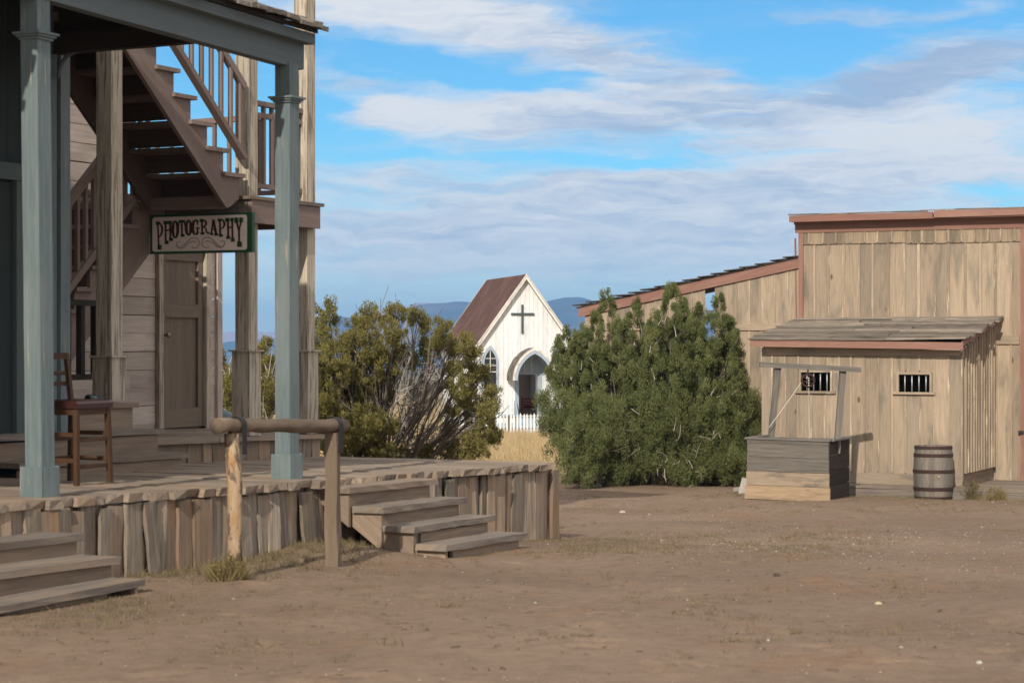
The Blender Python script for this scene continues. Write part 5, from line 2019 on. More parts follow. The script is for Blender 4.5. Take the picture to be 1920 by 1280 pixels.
# ------------------------------------------------------------------ church and its fence
CH_D = 104.0
CA = R(12.0)
CE = Vector((math.cos(CA), math.sin(CA), 0))      # along the front
CB = Vector((-math.sin(CA), math.cos(CA), 0))     # towards the back
CO = P(984.5, 640, CH_D)
CO.z = 0


def CP(e, b, z):
    p = CO + CE * e + CB * b
    return Vector((p.x, p.y, z))


def cz(py):
    return EYE - (py - 640) / F * CH_D


def ce(px):
    return (px - 984.5) / F * CH_D / math.cos(CA)


def arch(cx, zs, half, rise, n=9):
    """points of a pointed arch from left foot to right foot"""
    r = (half * half + rise * rise) / (2 * half)
    a_top = math.asin(min(1, rise / r))
    L = [(cx - half + r - r * math.cos(a), zs + r * math.sin(a)) for a in np.linspace(0, a_top, n)]
    Rr = [(2 * cx - x, z) for (x, z) in L[::-1]]
    return L + Rr[1:]


def church():
    zg = float(gz(0.7, CH_D)) - 0.1
    half = 2.42
    z_e = cz(648)
    z_a = cz(520)
    t0 = thing("church", "small white board church with steep brown roof, dark cross and arched porch hood", "church", CP(0, 0, zg + 0.1))
    d0, d1 = ce(972.5), ce(1008)
    dz0, dz1 = cz(779), cz(702)
    top = lambda e: z_e + (z_a - z_e) * (1 - abs(e) / half)
    wl, bt = MB(), MB()
    n = 22
    for i in range(n):
        a, b = -half + 2 * half * i / n, -half + 2 * half * (i + 1) / n
        c = (a + b) / 2
        g = 0.004
        parts = [(a + g, b - g, zg, None)]
        if b > d0 and a < d1:
            parts = []
            if a < d0:
                parts.append((a + g, d0, zg, None))
                parts.append((d0, b - g, dz1, None))
                parts.append((d0, b - g, zg, dz0))
            elif b > d1:
                parts.append((d1, b - g, zg, None))
                parts.append((a + g, d1, dz1, None))
                parts.append((a + g, d1, zg, dz0))
            else:
                parts.append((a + g, b - g, dz1, None))
                parts.append((a + g, b - g, zg, dz0))
        r = random.random()
        for (x0, x1, zb, zt) in parts:
            if zt is None:
                pts = [CP(x0, 0, zb), CP(x1, 0, zb), CP(x1, 0, top(x1))]
                if x0 < 0 < x1:
                    pts.append(CP(0, 0, z_a))
                pts.append(CP(x0, 0, top(x0)))
            else:
                pts = [CP(x0, 0, zb), CP(x1, 0, zb), CP(x1, 0, zt), CP(x0, 0, zt)]
            wl.prism(pts, CB * 0.12, grain=ZUP, rnd=r)
        if i and not (d0 - 0.03 < a < d1 + 0.03):
            bt.board(CP(a, -0.012, zg), CP(a, -0.012, top(a) - 0.05), CE * 0.045, CB * 0.024, 2, 0.002)
    Lr = 9.4
    for sgn in (-1, 1):
        xw = sgn * (half - 0.06)
        zw0, zw1 = dz0 + 0.9, dz0 + 2.6
        wl.board(CP(xw, 0.13, (zg + zw0) / 2), CP(xw, Lr, (zg + zw0) / 2), ZUP * (zw0 - zg), CE * 0.12)
        wl.board(CP(xw, 0.13, (zw1 + z_e) / 2), CP(xw, Lr, (zw1 + z_e) / 2), ZUP * (z_e - zw1), CE * 0.12)
        for (b0, b1) in ((0.13, 1.0), (2.5, 3.6), (5.1, 6.2), (7.9, Lr)):
            wl.board(CP(xw, b0, (zw0 + zw1) / 2), CP(xw, b1, (zw0 + zw1) / 2), ZUP * (zw1 - zw0), CE * 0.12)
    wl.prism([CP(-half + 0.12, Lr - 0.1, zg), CP(half - 0.12, Lr - 0.1, zg), CP(half - 0.12, Lr - 0.1, z_e), CP(0, Lr - 0.1, z_a), CP(-half + 0.12, Lr - 0.1, z_e)], CB * 0.1, grain=ZUP)
    wl.build("wall", "white_paint", t0)
    bt.build("batten", "white_paint", t0)
    # roof slabs with overhang, white rake boards
    ov = 0.30
    sl = (z_a - z_e) / half
    eo = 0.28
    for sgn in (-1, 1):
        rf = MB()
        x1 = sgn * (half + eo)
        zl = z_e - sl * eo
        n_ = Vector((0, 0, 0.10))
        rf.prism([CP(0, -ov, z_a + 0.06), CP(x1, -ov, zl + 0.06), CP(x1, -ov, zl + 0.15), CP(0, -ov, z_a + 0.15)], CB * (Lr + 2 * ov), grain=CB)
        rf.build("roof_slope", "church_shingle", t0)
        rk = MB()
        rk.prism([CP(0, -ov - 0.005, z_a - 0.10), CP(x1, -ov - 0.005, zl - 0.10), CP(x1, -ov - 0.005, zl + 0.07), CP(0, -ov - 0.005, z_a + 0.07)], -CB * 0.04)
        rk.prism([CP(0, -ov - 0.005, z_a + 0.072), CP(x1 + sgn * 0.02, -ov - 0.005, zl + 0.072), CP(x1 + sgn * 0.02, -ov - 0.005, zl + 0.165), CP(0, -ov - 0.005, z_a + 0.172)], -CB * 0.07)
        rk.build("rake_board", "white_trim", t0)
        rk = MB()
        rk.prism([CP(0, Lr + ov, z_a + 0.0), CP(x1, Lr + ov, zl + 0.0), CP(x1, Lr + ov, zl + 0.165), CP(0, Lr + ov, z_a + 0.165)], CB * 0.04)
        rk.build("rake_board", "white_trim", t0)
        so = MB()
        so.prism([CP(sgn * 0.02, -ov, z_a + 0.03), CP(x1, -ov, zl + 0.03), CP(x1, -ov, zl + 0.055), CP(sgn * 0.02, -ov, z_a + 0.055)], CB * 0.42)
        so.build("soffit", "white_trim", t0)
    # cross
    cr = MB()
    xc = ce(979)
    cr.board(CP(xc, -0.06, cz(625)), CP(xc, -0.06, cz(571)), CE * 0.095, CB * 0.07)
    cr.board(CP(ce(958), -0.065, cz(588.5)), CP(ce(1001), -0.065, cz(588.5)), ZUP * 0.095, CB * 0.085)
    cr.build("cross", "slate_cross", t0)
    # arched windows
    for cx in (ce(919), ce(1050)):
        w, zb, zs = 0.30, cz(726), cz(680)
        fo = arch(cx, zs, w + 0.10, 0.86)
        fi = arch(cx, zs, w, 0.66)
        fr = MB()
        out = [(cx - w - 0.10, zb - 0.1)] + fo + [(cx + w + 0.10, zb - 0.1)]
        inn = [(cx - w, zb)] + fi + [(cx + w, zb)]
        for i in range(len(out) - 1):
            fr.prism([CP(out[i][0], -0.03, out[i][1]), CP(out[i + 1][0], -0.03, out[i + 1][1]), CP(inn[i + 1][0], -0.03, inn[i + 1][1]), CP(inn[i][0], -0.03, inn[i][1])], -CB * 0.06, grain=ZUP, rnd=.5)
        fr.board(CP(cx - w - 0.14, -0.09, zb - 0.06), CP(cx + w + 0.14, -0.09, zb - 0.06), ZUP * 0.1, CB * 0.14)
        wo = fr.build("arched_window", "pale_blue_trim", t0)
        gl = MB()
        gl.prism([CP(x, -0.028, z) for (x, z) in inn], -CB * 0.01)
        gl.build("pane", "glass_dark", wo)
        mu = MB()
        mu.board(CP(cx, -0.045, zs - 0.05 - 0.36), CP(cx, -0.045, zs + 0.64), CE * 0.035, CB * 0.016)
        for zz in (zs + 0.22, zs - 0.13):
            mu.board(CP(cx - w, -0.046, zz), CP(cx + w, -0.046, zz), ZUP * 0.03, CB * 0.014)
        mu.board(CP(cx - w, -0.055, zs - 0.44), CP(cx + w, -0.055, zs - 0.44), ZUP * 0.055, CB * 0.03)
        mu.build("glazing_bar", "white_trim", wo)
    # door surround, tympanum
    dc = (d0 + d1) / 2
    fr = MB()
    fr.board(CP(d0 - 0.09, -0.03, dz0 - 0.3), CP(d0 - 0.09, -0.03, dz1 + 0.08), CE * 0.18, CB * 0.07)
    fr.board(CP(d1 + 0.09, -0.03, dz0 - 0.3), CP(d1 + 0.09, -0.03, dz1 + 0.08), CE * 0.18, CB * 0.07)
    fr.board(CP(d0 - 0.35, -0.032, dz1 + 0.05), CP(d1 + 0.35, -0.032, dz1 + 0.05), ZUP * 0.09, CB * 0.075)
    fr.build("door_frame", "pale_blue_trim", t0)
    zs = dz1 + 0.09
    ty = MB()
    ty.prism([CP(x, -0.02, z) for (x, z) in arch(dc, zs, 0.86, 1.10)], -CB * 0.03, grain=ZUP)
    to = ty.build("tympanum", "pale_blue_trim", t0)
    st = MB()
    for q in (-0.2, 0.16):
        st.board(CP(dc + q, -0.062, zs), CP(dc + q, -0.062, zs + 0.92 - abs(q) * 0.6), CE * 0.05, CB * 0.02)
    st.build("strip", "white_trim", to)
    # hood: shingled pointed vault standing out from the wall
    dep = 1.5
    zs2 = cz(712)
    oa = arch(dc, zs2, 1.04, 1.52, 12)
    ia = arch(dc, zs2, 0.94, 1.40, 12)
    hd = MB()
    for i in range(len(oa) - 1):
        hd.prism([CP(oa[i][0], 0, oa[i][1]), CP(oa[i + 1][0], 0, oa[i + 1][1]), CP(ia[i + 1][0], 0, ia[i + 1][1]), CP(ia[i][0], 0, ia[i][1])], -CB * dep, grain=CB)
    ho = hd.build("porch_hood", "pale_blue_trim", t0)
    sh = MB()
    for i in range(len(oa) - 1):
        (x0, z0), (x1, z1) = oa[i], oa[i + 1]
        nx, nz = -(z1 - z0), (x1 - x0)
        q = math.hypot(nx, nz)
        nx, nz = nx / q, nz / q
        k = 0
        while k < 8:
            b0 = -k * dep / 8
            tk = random.uniform(0.05, 0.09)
            off = random.uniform(0.01, 0.04)
            p = CP((x0 + x1) / 2 + nx * off, b0 - dep / 16, (z0 + z1) / 2 + nz * off)
            d = Vector((CE.x * (x1 - x0), CE.y * (x1 - x0), z1 - z0))
            nn = Vector((CE.x * nx, CE.y * nx, nz))
            sh.board(p - CB * 0.075, p + CB * 0.064, d * random.uniform(1.0, 1.2), nn * tk)
            k += 1
    sh.build("hood_shingles", "shingle_wood", ho)
    fa = MB()
    ob = arch(dc, zs2, 1.10, 1.60, 12)
    ib = arch(dc, zs2, 0.86, 1.30, 12)
    mb = arch(dc, zs2, 1.00, 1.47, 12)
    for i in range(len(ob) - 1):
        fa.prism([CP(ob[i][0], -dep - 0.002, ob[i][1]), CP(ob[i + 1][0], -dep - 0.002, ob[i + 1][1]), CP(mb[i + 1][0], -dep - 0.002, mb[i + 1][1]), CP(mb[i][0], -dep - 0.002, mb[i][1])], -CB * 0.07)
    fa.build("hood_edge", "white_trim", ho)
    f2 = MB()
    for i in range(len(ob) - 1):
        f2.prism([CP(mb[i][0], -dep - 0.002, mb[i][1]), CP(mb[i + 1][0], -dep - 0.002, mb[i + 1][1]), CP(ib[i + 1][0], -dep - 0.002, ib[i + 1][1]), CP(ib[i][0], -dep - 0.002, ib[i][1])], -CB * 0.05)
    f2.build("hood_front", "pale_blue_trim", ho)
    # plinth board, floor, inside wall, steps with sloping cheeks
    pl = MB()
    pl.board(CP(-half - 0.02, -0.03, dz0 + 0.02), CP(d0 - 0.19, -0.03, dz0 + 0.02), ZUP * 0.12, CB * 0.06)
    pl.board(CP(d1 + 0.19, -0.03, dz0 + 0.02), CP(half + 0.02, -0.03, dz0 + 0.02), ZUP * 0.12, CB * 0.06)
    pl.board(CP(-half - 0.02, -0.03, zg + 0.3), CP(half + 0.02, -0.03, zg + 0.3), ZUP * 0.6, CB * 0.03)
    pl.build("plinth", "pale_blue_trim", t0)
    fl = MB()
    fl.board(CP(-half + 0.14, 4.6, dz0 - 0.03), CP(half - 0.14, 4.6, dz0 - 0.03), CB * 8.9, ZUP * 0.05)
    fl.build("floor", "riser_wood", t0)
    iw = MB()
    iw.board(CP(-half + 0.15, Lr - 0.2, (dz0 + z_e) / 2), CP(half - 0.15, Lr - 0.2, (dz0 + z_e) / 2), ZUP * (z_e - dz0), CB * 0.02)
    iw.build("inside_wall", "plaster_inside", t0)
    stp = MB()
    for k in range(3):
        stp.board(CP(d0 - 0.15, -0.25 - k * 0.27, (zg + dz0 - k * 0.2 - 0.03) / 2), CP(d1 + 0.15, -0.25 - k * 0.27, (zg + dz0 - k * 0.2 - 0.03) / 2), ZUP * (dz0 - k * 0.2 - 0.03 - zg), CB * 0.27)
    stp.build("steps", "pale_blue_trim", t0)
    for x in (d0 - 0.24, d1 + 0.24):
        ck = MB()
        ck.prism([CP(x, -0.06, zg), CP(x, -1.15, zg), CP(x, -1.15, dz0 - 0.1), CP(x, -0.9, dz0 - 0.06), CP(x, -0.3, dz0 + 0.72), CP(x, -0.06, dz0 + 0.74)], CE * 0.05)
        ck.build("step_rail", "pale_blue_trim", t0)
    # pews inside
    for (e, b, lab) in ((d1 - 0.12, 2.6, "brown slatted pew end seen through the church doorway, nearer one at right"), (d0 + 0.25, 4.4, "brown pew deeper inside the dark church doorway, at left")):
        pw = thing("church_pew", lab, "pew", CP(e, b, dz0), "pews inside the church")
        sgn = 1 if e > dc else -1
        L = 1.5 * sgn
        e0 = e - (0.14 if sgn > 0 else -0.16)
        bkm = MB()
        for k in range(4):
            bkm.board(CP(e0, b, dz0 + 0.35 + k * 0.13), CP(e0 + L, b, dz0 + 0.35 + k * 0.13), ZUP * 0.10, CB * 0.03)
        bkm.build("backrest", "pew_wood", pw)
        MB().board(CP(e0, b - 0.2, dz0 + 0.44), CP(e0 + L, b - 0.2, dz0 + 0.44), CB * 0.36, ZUP * 0.035).build("seat", "pew_wood", pw)
        for q in (0.0, 1.0):
            MB().board(CP(e0 + L * q, b - 0.16, dz0), CP(e0 + L * q, b - 0.16, dz0 + 0.9), CB * 0.09, CE * 0.05).build("end_post", "pew_wood", pw)
            MB().board(CP(e0 + L * q, b - 0.37, dz0), CP(e0 + L * q, b - 0.37, dz0 + 0.5), CB * 0.06, CE * 0.05).build("leg", "pew_wood", pw)


church()


def picket_fence():
    d = 100.5
    a, b = P(868, 812, d), P(1110, 812, d)
    ax = CE
    org = Vector((a.x, a.y, 0))
    t0 = thing("picket_fence", "white picket fence with pointed pales in front of the church", "fence", (a.x, a.y, float(gz(a.x, a.y))))
    L = (b.x - a.x) / ax.x
    zg = lambda p: EYE - (813 - 640) / F * d
    n = int(L / 0.166)
    proto = None
    for i in range(n):
        p = org + ax * (i * 0.166)
        z0 = zg(p)
        h = 0.95 + random.uniform(-.04, .03)
        lean = random.gauss(0, 0.012)
        w = 0.09
        m = MB()
        q = Vector((p.x, p.y, 0))
        m.prism([q - ax * w / 2 + ZUP * (z0 - 0.15), q + ax * w / 2 + ZUP * (z0 - 0.15), q + ax * (w / 2 + lean) + ZUP * (z0 + h - 0.09), q + ax * lean + ZUP * (z0 + h), q + ax * (lean - w / 2) + ZUP * (z0 + h - 0.09)], CB * 0.022, grain=ZUP)
        m.build("picket", "white_paint", t0)
    r = MB()
    for hh in (0.78, 0.22):
        r.board(org + ZUP * (zg(org) + hh) + CB * 0.045, org + ax * L + ZUP * (zg(org) + hh) + CB * 0.045, ZUP * 0.08, CB * 0.035)
    r.build("rail", "pole_wood", t0)
    po = MB()
    k = 0.05
    while k < L:
        p = org + ax * k + CB * 0.11
        po.board((p.x, p.y, zg(p) - 0.3), (p.x, p.y, zg(p) + 0.85), CE * 0.09, CB * 0.09)
        k += 2.2
    po.build("fence_post", "pole_wood", t0)


picket_fence()


# ------------------------------------------------------------------ vegetation
def leaf_cloud(cent, rad, n_per, ln, wd, up=0.5, rng=RNG, spread=0.45, tall=1.1):
    """diamond shaped sprigs around clump centres; returns vertices and one random tone per face"""
    cent = np.asarray(cent)
    rad = np.asarray(rad)
    m = len(cent)
    tot = m * n_per
    ci = np.repeat(np.arange(m), n_per)
    d = rng.normal(size=(tot, 3))
    d /= np.linalg.norm(d, axis=1, keepdims=True)
    rr = rng.random(tot) ** 0.45
    pos = cent[ci] + d * (rad[ci] * rr)[:, None] * np.array([1, 1, tall])
    axd = d * 0.75 + np.array([0, 0, up]) + rng.normal(size=(tot, 3)) * spread
    axd /= np.linalg.norm(axd, axis=1, keepdims=True)
    side = np.cross(axd, rng.normal(size=(tot, 3)))
    side /= np.linalg.norm(side, axis=1, keepdims=True) + 1e-9
    L = ln * rng.uniform(0.6, 1.3, tot)[:, None]
    Wd = wd * rng.uniform(0.7, 1.3, tot)[:, None]
    v = np.empty((tot, 4, 3))
    v[:, 0] = pos - axd * L * 0.5
    v[:, 1] = pos + side * Wd * 0.5
    v[:, 2] = pos + axd * L * 0.5
    v[:, 3] = pos - side * Wd * 0.5
    tone = np.clip(np.repeat(rng.random(m), n_per) * 0.65 + rng.random(tot) * 0.35, 0, 1)
    return v.reshape(-1, 3), tone


def curve_pts(a, b, bend, n=6, droop=0.0):
    a, b = Vector(a), Vector(b)
    L = (b - a).length
    c = (a + b) / 2 + Vector((random.gauss(0, 1), random.gauss(0, 1), random.gauss(0, 1))) * L * bend - ZUP * droop * L
    out = []
    for i in range(n):
        q = i / (n - 1)
        out.append(a * (1 - q) ** 2 + c * 2 * q * (1 - q) + b * q * q)
    return out


def right_juniper():
    d0 = 41.5
    k = d0 / F
    base = P(1225, 905, d0)
    base.z = float(gz(base.x, base.y))
    t0 = thing("juniper_bush", "dense dark green juniper with upright spires between the church and the well", "juniper", base)
    rng = np.random.default_rng(5)
    spires = [  # top x, top y, foot x, half width
        (1137, 552, 1150, 46), (1118, 590, 1125, 40), (1190, 566, 1190, 34), (1260, 538, 1250, 52), (1278, 560, 1275, 36), (1310, 574, 1300, 36),
        (1348, 556, 1335, 44), (1365, 590, 1355, 34), (1092, 608, 1105, 40), (1058, 612, 1080, 30), (1046, 640, 1070, 28), (1030, 690, 1065, 26),
        (1388, 632, 1375, 34), (1413, 660, 1395, 26), (1225, 610, 1225, 46), (1330, 640, 1320, 46), (1165, 600, 1170, 50), (1215, 605, 1215, 44), (1240, 590, 1240, 40), (1300, 600, 1300, 46), (1085, 640, 1095, 46), (1150, 640, 1150, 60), (1350, 640, 1345, 50), (1275, 640, 1270, 60), (1110, 680, 1120, 56), (1378, 700, 1365, 48)]
    cent, rad = [], []
    for (tx, ty, fx, hw) in spires:
        top = P(tx, ty, d0 + rng.uniform(-0.5, 0.5))
        zb = base.z + 0.35
        n = int(34 * (880 - ty) / 300 * hw / 42 * 2.3)
        dd = rng.uniform(-1.1, 0.9)
        for _ in range(n):
            h = rng.random() ** 0.62
            prof = min(1.0, (1 - h) * 2.9 + 0.16) * (0.80 + 0.20 * min(1, h * 3))
            r = hw * k * prof * math.sqrt(rng.uniform(0.30, 1.15))
            a = rng.uniform(0, 2 * math.pi)
            fx_ = (fx - 960) / F * d0
            x = fx_ + (top.x - fx_) * h + r * math.cos(a)
            y = top.y + dd * (1 - h) + r * math.sin(a) * 1.1
            z = zb + (top.z - zb) * h + rng.normal() * 0.03
            cent.append((x, y, z))
            rad.append(rng.uniform(0.065, 0.15) * (0.6 + 0.4 * (1 - h)))
    for (x, y, r) in [(1065, 770, 42), (1050, 830, 34), (1095, 840, 58), (1160, 855, 52), (1215, 850, 50), (1290, 860, 50), (1350, 850, 55), (1398, 830, 38), (1400, 760, 34), (1395, 880, 28), (1030, 790, 22), (1022, 750, 16), (1130, 790, 60), (1240, 780, 60), (1330, 780, 60), (1080, 880, 36), (1180, 880, 40), (1300, 885, 40)]:
        c = P(x, y, d0 - rng.uniform(0.3, 1.2))
        n = int(r * r * 0.015) + 5
        for _ in range(n):
            d = rng.normal(size=3)
            d /= np.linalg.norm(d)
            q = r * k * rng.random() ** 0.4
            z = max(c.z + d[2] * q, base.z + 0.08)
            cent.append((c.x + d[0] * q, c.y + d[1] * q, z))
            rad.append(rng.uniform(0.08, 0.15))
    v, tone = leaf_cloud(cent, rad, 185, 0.056, 0.012, 1.0, rng, 0.4, 1.7)
    np_mesh("crown", v, len(v) // 4, 4, tone, "juniper_leaf", t0)
    br = MB()
    for (tx, ty, fx, hw) in spires:
        b = Vector((base.x + (fx - 1225) / F * d0 * 0.75, base.y + random.uniform(-.4, .4), base.z - 0.05))
        t_ = P(tx + (fx - tx) * 0.3, ty + (880 - ty) * 0.30, d0)
        pts = curve_pts(b, t_, 0.03, 7)
        br.tube(pts, [0.045 * (1 - i / 7) ** 1.5 + 0.006 for i in range(7)], 6)
    br.build("trunk", "dark_bark", t0)
    tw = MB()
    for _ in range(220):
        c = cent[rng.integers(len(cent))]
        b = Vector(c) + Vector(rng.normal(size=3)) * 0.08
        a = Vector((c[0] * 0.93 + base.x * 0.07, c[1] + 0.02, c[2] - rng.uniform(0.08, 0.30)))
        tw.tube(curve_pts(a, b, 0.10, 4), [0.010, 0.008, 0.006, 0.003], 4, cap=False)
    for (x, y) in ((1180, 785), (1160, 855), (1240, 875), (1330, 800), (1140, 845), (1290, 865)):
        for _ in range(5):
            a = P(x + random.uniform(-25, 25), y + random.uniform(-20, 20), d0 - 1.0)
            b = a + Vector((random.uniform(-.3, .3), -random.uniform(.1, .45), random.uniform(-.25, .25)))
            tw.tube(curve_pts(a, b, 0.2, 5), [0.007, 0.006, 0.005, 0.004, 0.002], 4, cap=False)
    tw.build("bare_twigs", "twig_bark", t0)


right_juniper()


def left_juniper():
    d0 = 29.0
    k = d0 / F
    base = P(705, 900, d0)
    base.z = float(gz(base.x, base.y))
    t0 = thing("juniper_bush", "straggly olive green juniper with bare grey branches, left of the church", "juniper", base)
    rng = np.random.default_rng(9)
    blobs = [(613, 586, 24), (600, 610, 20), (606, 640, 30), (628, 672, 34), (604, 700, 34), (604, 740, 32), (690, 600, 28), (668, 622, 26), (655, 645, 22), (722, 592, 20), (748, 585, 17), (775, 592, 15),
             (792, 598, 13), (797, 618, 11), (698, 640, 36), (650, 700, 40), (690, 705, 36), (640, 745, 42), (690, 755, 40), (612, 775, 36), (660, 800, 40), (620, 810, 30), (700, 810, 24), (720, 690, 26),
             (741, 625, 20), (740, 660, 20), (828, 610, 18), (820, 630, 18), (836, 640, 18), (815, 655, 14), (845, 655, 16), (796, 640, 10), (760, 668, 16), (800, 670, 18), (778, 680, 14),
             (870, 648, 20), (888, 655, 16), (850, 690, 14), (860, 720, 22), (885, 690, 24), (905, 705, 18), (870, 745, 20), (900, 745, 28), (922, 735, 14), (915, 772, 22), (892, 790, 26), (925, 790, 12),
             (905, 825, 30), (876, 838, 28), (925, 818, 14), (560, 720, 30), (600, 800, 34), (575, 830, 30), (640, 830, 34), (690, 790, 30), (680, 840, 24), (730, 800, 16), (845, 850, 22), (795, 848, 18), (760, 850, 16), (720, 850, 24), (840, 800, 14), (850, 770, 12), (585, 680, 24), (588, 760, 26), (730, 740, 14), (700, 670, 24), (665, 670, 24), (672, 730, 30), (715, 720, 18), (640, 690, 26)]
    cent, rad = [], []
    br = MB()
    for (x, y, r) in blobs:
        c = P(x, y, d0 + rng.uniform(-0.55, 0.55) - (0.8 if x > 840 else 0) - (0.55 if x < 745 and y > 620 else 0))
        n = int(r * r * 0.036) + 5
        for _ in range(n):
            d = rng.normal(size=3)
            d /= np.linalg.norm(d)
            q = r * k * rng.random() ** 0.33 * 1.08
            cent.append((c.x + d[0] * q, c.y + d[1] * q * 1.4, c.z + d[2] * q))
            rad.append(rng.uniform(0.035, 0.08))
        if r > 13:
            b = base + Vector((random.uniform(-.15, .15), random.uniform(-.15, .15), 0))
            pts = curve_pts(b, c, 0.10, 8, droop=0.05 if x > 760 else -0.02)
            r1 = random.choice([0.036, 0.016, 0.012, 0.010]) if x < 760 else random.choice([0.016, 0.010, 0.008])
            br.tube(pts, [r1 * (1 - i / 8) ** 1.1 + 0.005 for i in range(8)], 6)
            for _ in range(5):
                p = pts[random.randint(3, 6)]
                e = c + Vector(rng.normal(size=3)) * r * k * 0.9
                br.tube(curve_pts(p, e, 0.12, 5), [0.012, 0.010, 0.008, 0.006, 0.004], 4, cap=False)
    v, tone = leaf_cloud(cent, rad, 80, 0.042, 0.012, 0.9, rng, 0.45, 1.3)
    np_mesh("crown", v, len(v) // 4, 4, tone, "olive_leaf", t0)
    br.build("branches", "dark_bark", t0)
    tw = MB()
    # bare grey tangle sweeping up and out to the right from several limbs
    ends = [(905, 690), (880, 650), (850, 700), (905, 760), (830, 660), (890, 800), (800, 690), (780, 640), (860, 830), (845, 760), (770, 740)]
    for (ex, ey) in ends:
        o = P(rng.uniform(690, 735), rng.uniform(830, 880), d0 + rng.uniform(-0.3, 0.3))
        e = P(ex, ey, d0 + rng.uniform(-0.5, 0.5))
        limb = curve_pts(o, e, 0.13, 12, droop=random.uniform(-0.05, 0.08))
        tw.tube(limb, [0.013 * (1 - i / 13) + 0.004 for i in range(12)], 5, cap=False)
        ld = (e - o).normalized()
        for _ in range(14):
            i = random.randint(2, 11)
            p = limb[i]
            L = random.uniform(0.25, 0.75) * (1.25 - i / 14)
            dv = (ld * random.uniform(0.5, 1.0) + Vector(rng.normal(size=3)) * 0.55).normalized()
            q = p + dv * L
            pts = curve_pts(p, q, 0.20, 6, droop=random.uniform(-0.15, 0.15))
            tw.tube(pts, [0.0085, 0.0075, 0.0065, 0.0055, 0.0045, 0.003], 4, cap=False)
            for _ in range(5):
                p2 = pts[random.randint(1, 4)]
                q2 = p2 + (dv * 0.6 + Vector(rng.normal(size=3)) * 0.55).normalized() * random.uniform(0.10, 0.30)
                tw.tube(curve_pts(p2, q2, 0.28, 4), [0.005, 0.0045, 0.0035, 0.002], 3, cap=False)
    for _ in range(55):
        a = P(rng.uniform(690, 760), rng.uniform(640, 760), d0 + rng.uniform(-.5, .5))
        b = P(rng.uniform(700, 800), rng.uniform(590, 660), d0 + rng.uniform(-.5, .5))
        tw.tube(curve_pts(a, b, 0.1, 5), [0.008, 0.006, 0.005, 0.004, 0.002], 4, cap=False)
    for _ in range(90):
        a = P(rng.uniform(600, 700), rng.uniform(680, 820), d0 + rng.uniform(-.7, .2))
        b = a + Vector((rng.uniform(-.25, .2), -0.1, rng.uniform(.1, .45)))
        tw.tube(curve_pts(a, b, 0.12, 4), [0.008, 0.007, 0.005, 0.003], 4, cap=False)
    tw.build("bare_twigs", "twig_bark", t0)


left_juniper()


def back_juniper():
    d0 = 33.0
    k = d0 / F
    base = P(470, 900, d0)
    base.z = float(gz(base.x, base.y))
    t0 = thing("juniper_bush", "olive juniper showing in the gaps between the cream porch posts", "juniper", base)
    rng = np.random.default_rng(21)
    blobs = [(410, 668, 14), (420, 700, 20), (415, 735, 26), (436, 720, 18), (425, 765, 24), (440, 790, 20), (490, 660, 12), (500, 645, 12), (496, 690, 20), (514, 680, 16), (500, 725, 24), (515, 755, 24), (490, 770, 22), (470, 740, 24), (455, 700, 18), (530, 720, 24), (545, 690, 22), (550, 760, 24), (400, 790, 24)]
    cent, rad = [], []
    br = MB()
    for (x, y, r) in blobs:
        c = P(x, y, d0 + rng.uniform(-0.5, 0.5))
        for _ in range(int(r * r * 0.05) + 6):
            d = rng.normal(size=3)
            d /= np.linalg.norm(d)
            q = r * k * rng.random() ** 0.45
            cent.append((c.x + d[0] * q, c.y + d[1] * q, c.z + d[2] * q))
            rad.append(rng.uniform(0.045, 0.09))
        pts = curve_pts(base, c, 0.1, 6)
        br.tube(pts, [0.04, 0.032, 0.025, 0.018, 0.012, 0.006], 5)
        for _ in range(4):
            br.tube(curve_pts(pts[3], c + Vector(rng.normal(size=3)) * 0.18, 0.15, 4), [0.012, 0.01, 0.007, 0.003], 4, cap=False)
    v, tone = leaf_cloud(cent, rad, 70, 0.045, 0.014, 0.8, rng, 0.4, 1.3)
    np_mesh("crown", v, len(v) // 4, 4, tone, "olive_leaf", t0)
    br.build("branches", "twig_bark", t0)


back_juniper()


def blades(pos, h, w, n_per, mat, name, parent=None, lean=0.5, spread=0.05, rng=RNG):
    """grass: thin upright triangles in tufts"""
    pos = np.asarray(pos)
    h = np.asarray(h)
    m = len(pos)
    tot = m * n_per
    ci = np.repeat(np.arange(m), n_per)
    b = pos[ci].copy()
    b[:, :2] += rng.normal(size=(tot, 2)) * spread * (0.4 + h[ci] * 3)[:, None]
    b[:, 2] = gz(b[:, 0], b[:, 1]) - 0.01 if parent is None or True else b[:, 2]
    dirv = np.concatenate([rng.normal(size=(tot, 2)) * lean, np.ones((tot, 1))], 1)
    dirv /= np.linalg.norm(dirv, axis=1, keepdims=True)
    L = (h[ci] * rng.uniform(0.5, 1.2, tot))[:, None]
    sd = np.cross(dirv, rng.normal(size=(tot, 3)))
    sd /= np.linalg.norm(sd, axis=1, keepdims=True) + 1e-9
    v = np.empty((tot, 3, 3))
    v[:, 0] = b - sd * w
    v[:, 1] = b + sd * w
    v[:, 2] = b + dirv * L
    tone = np.clip(np.repeat(rng.random(m), n_per) * 0.6 + rng.random(tot) * 0.4, 0, 1)
    return np_mesh(name, v.reshape(-1, 3), tot, 3, tone, mat, parent)


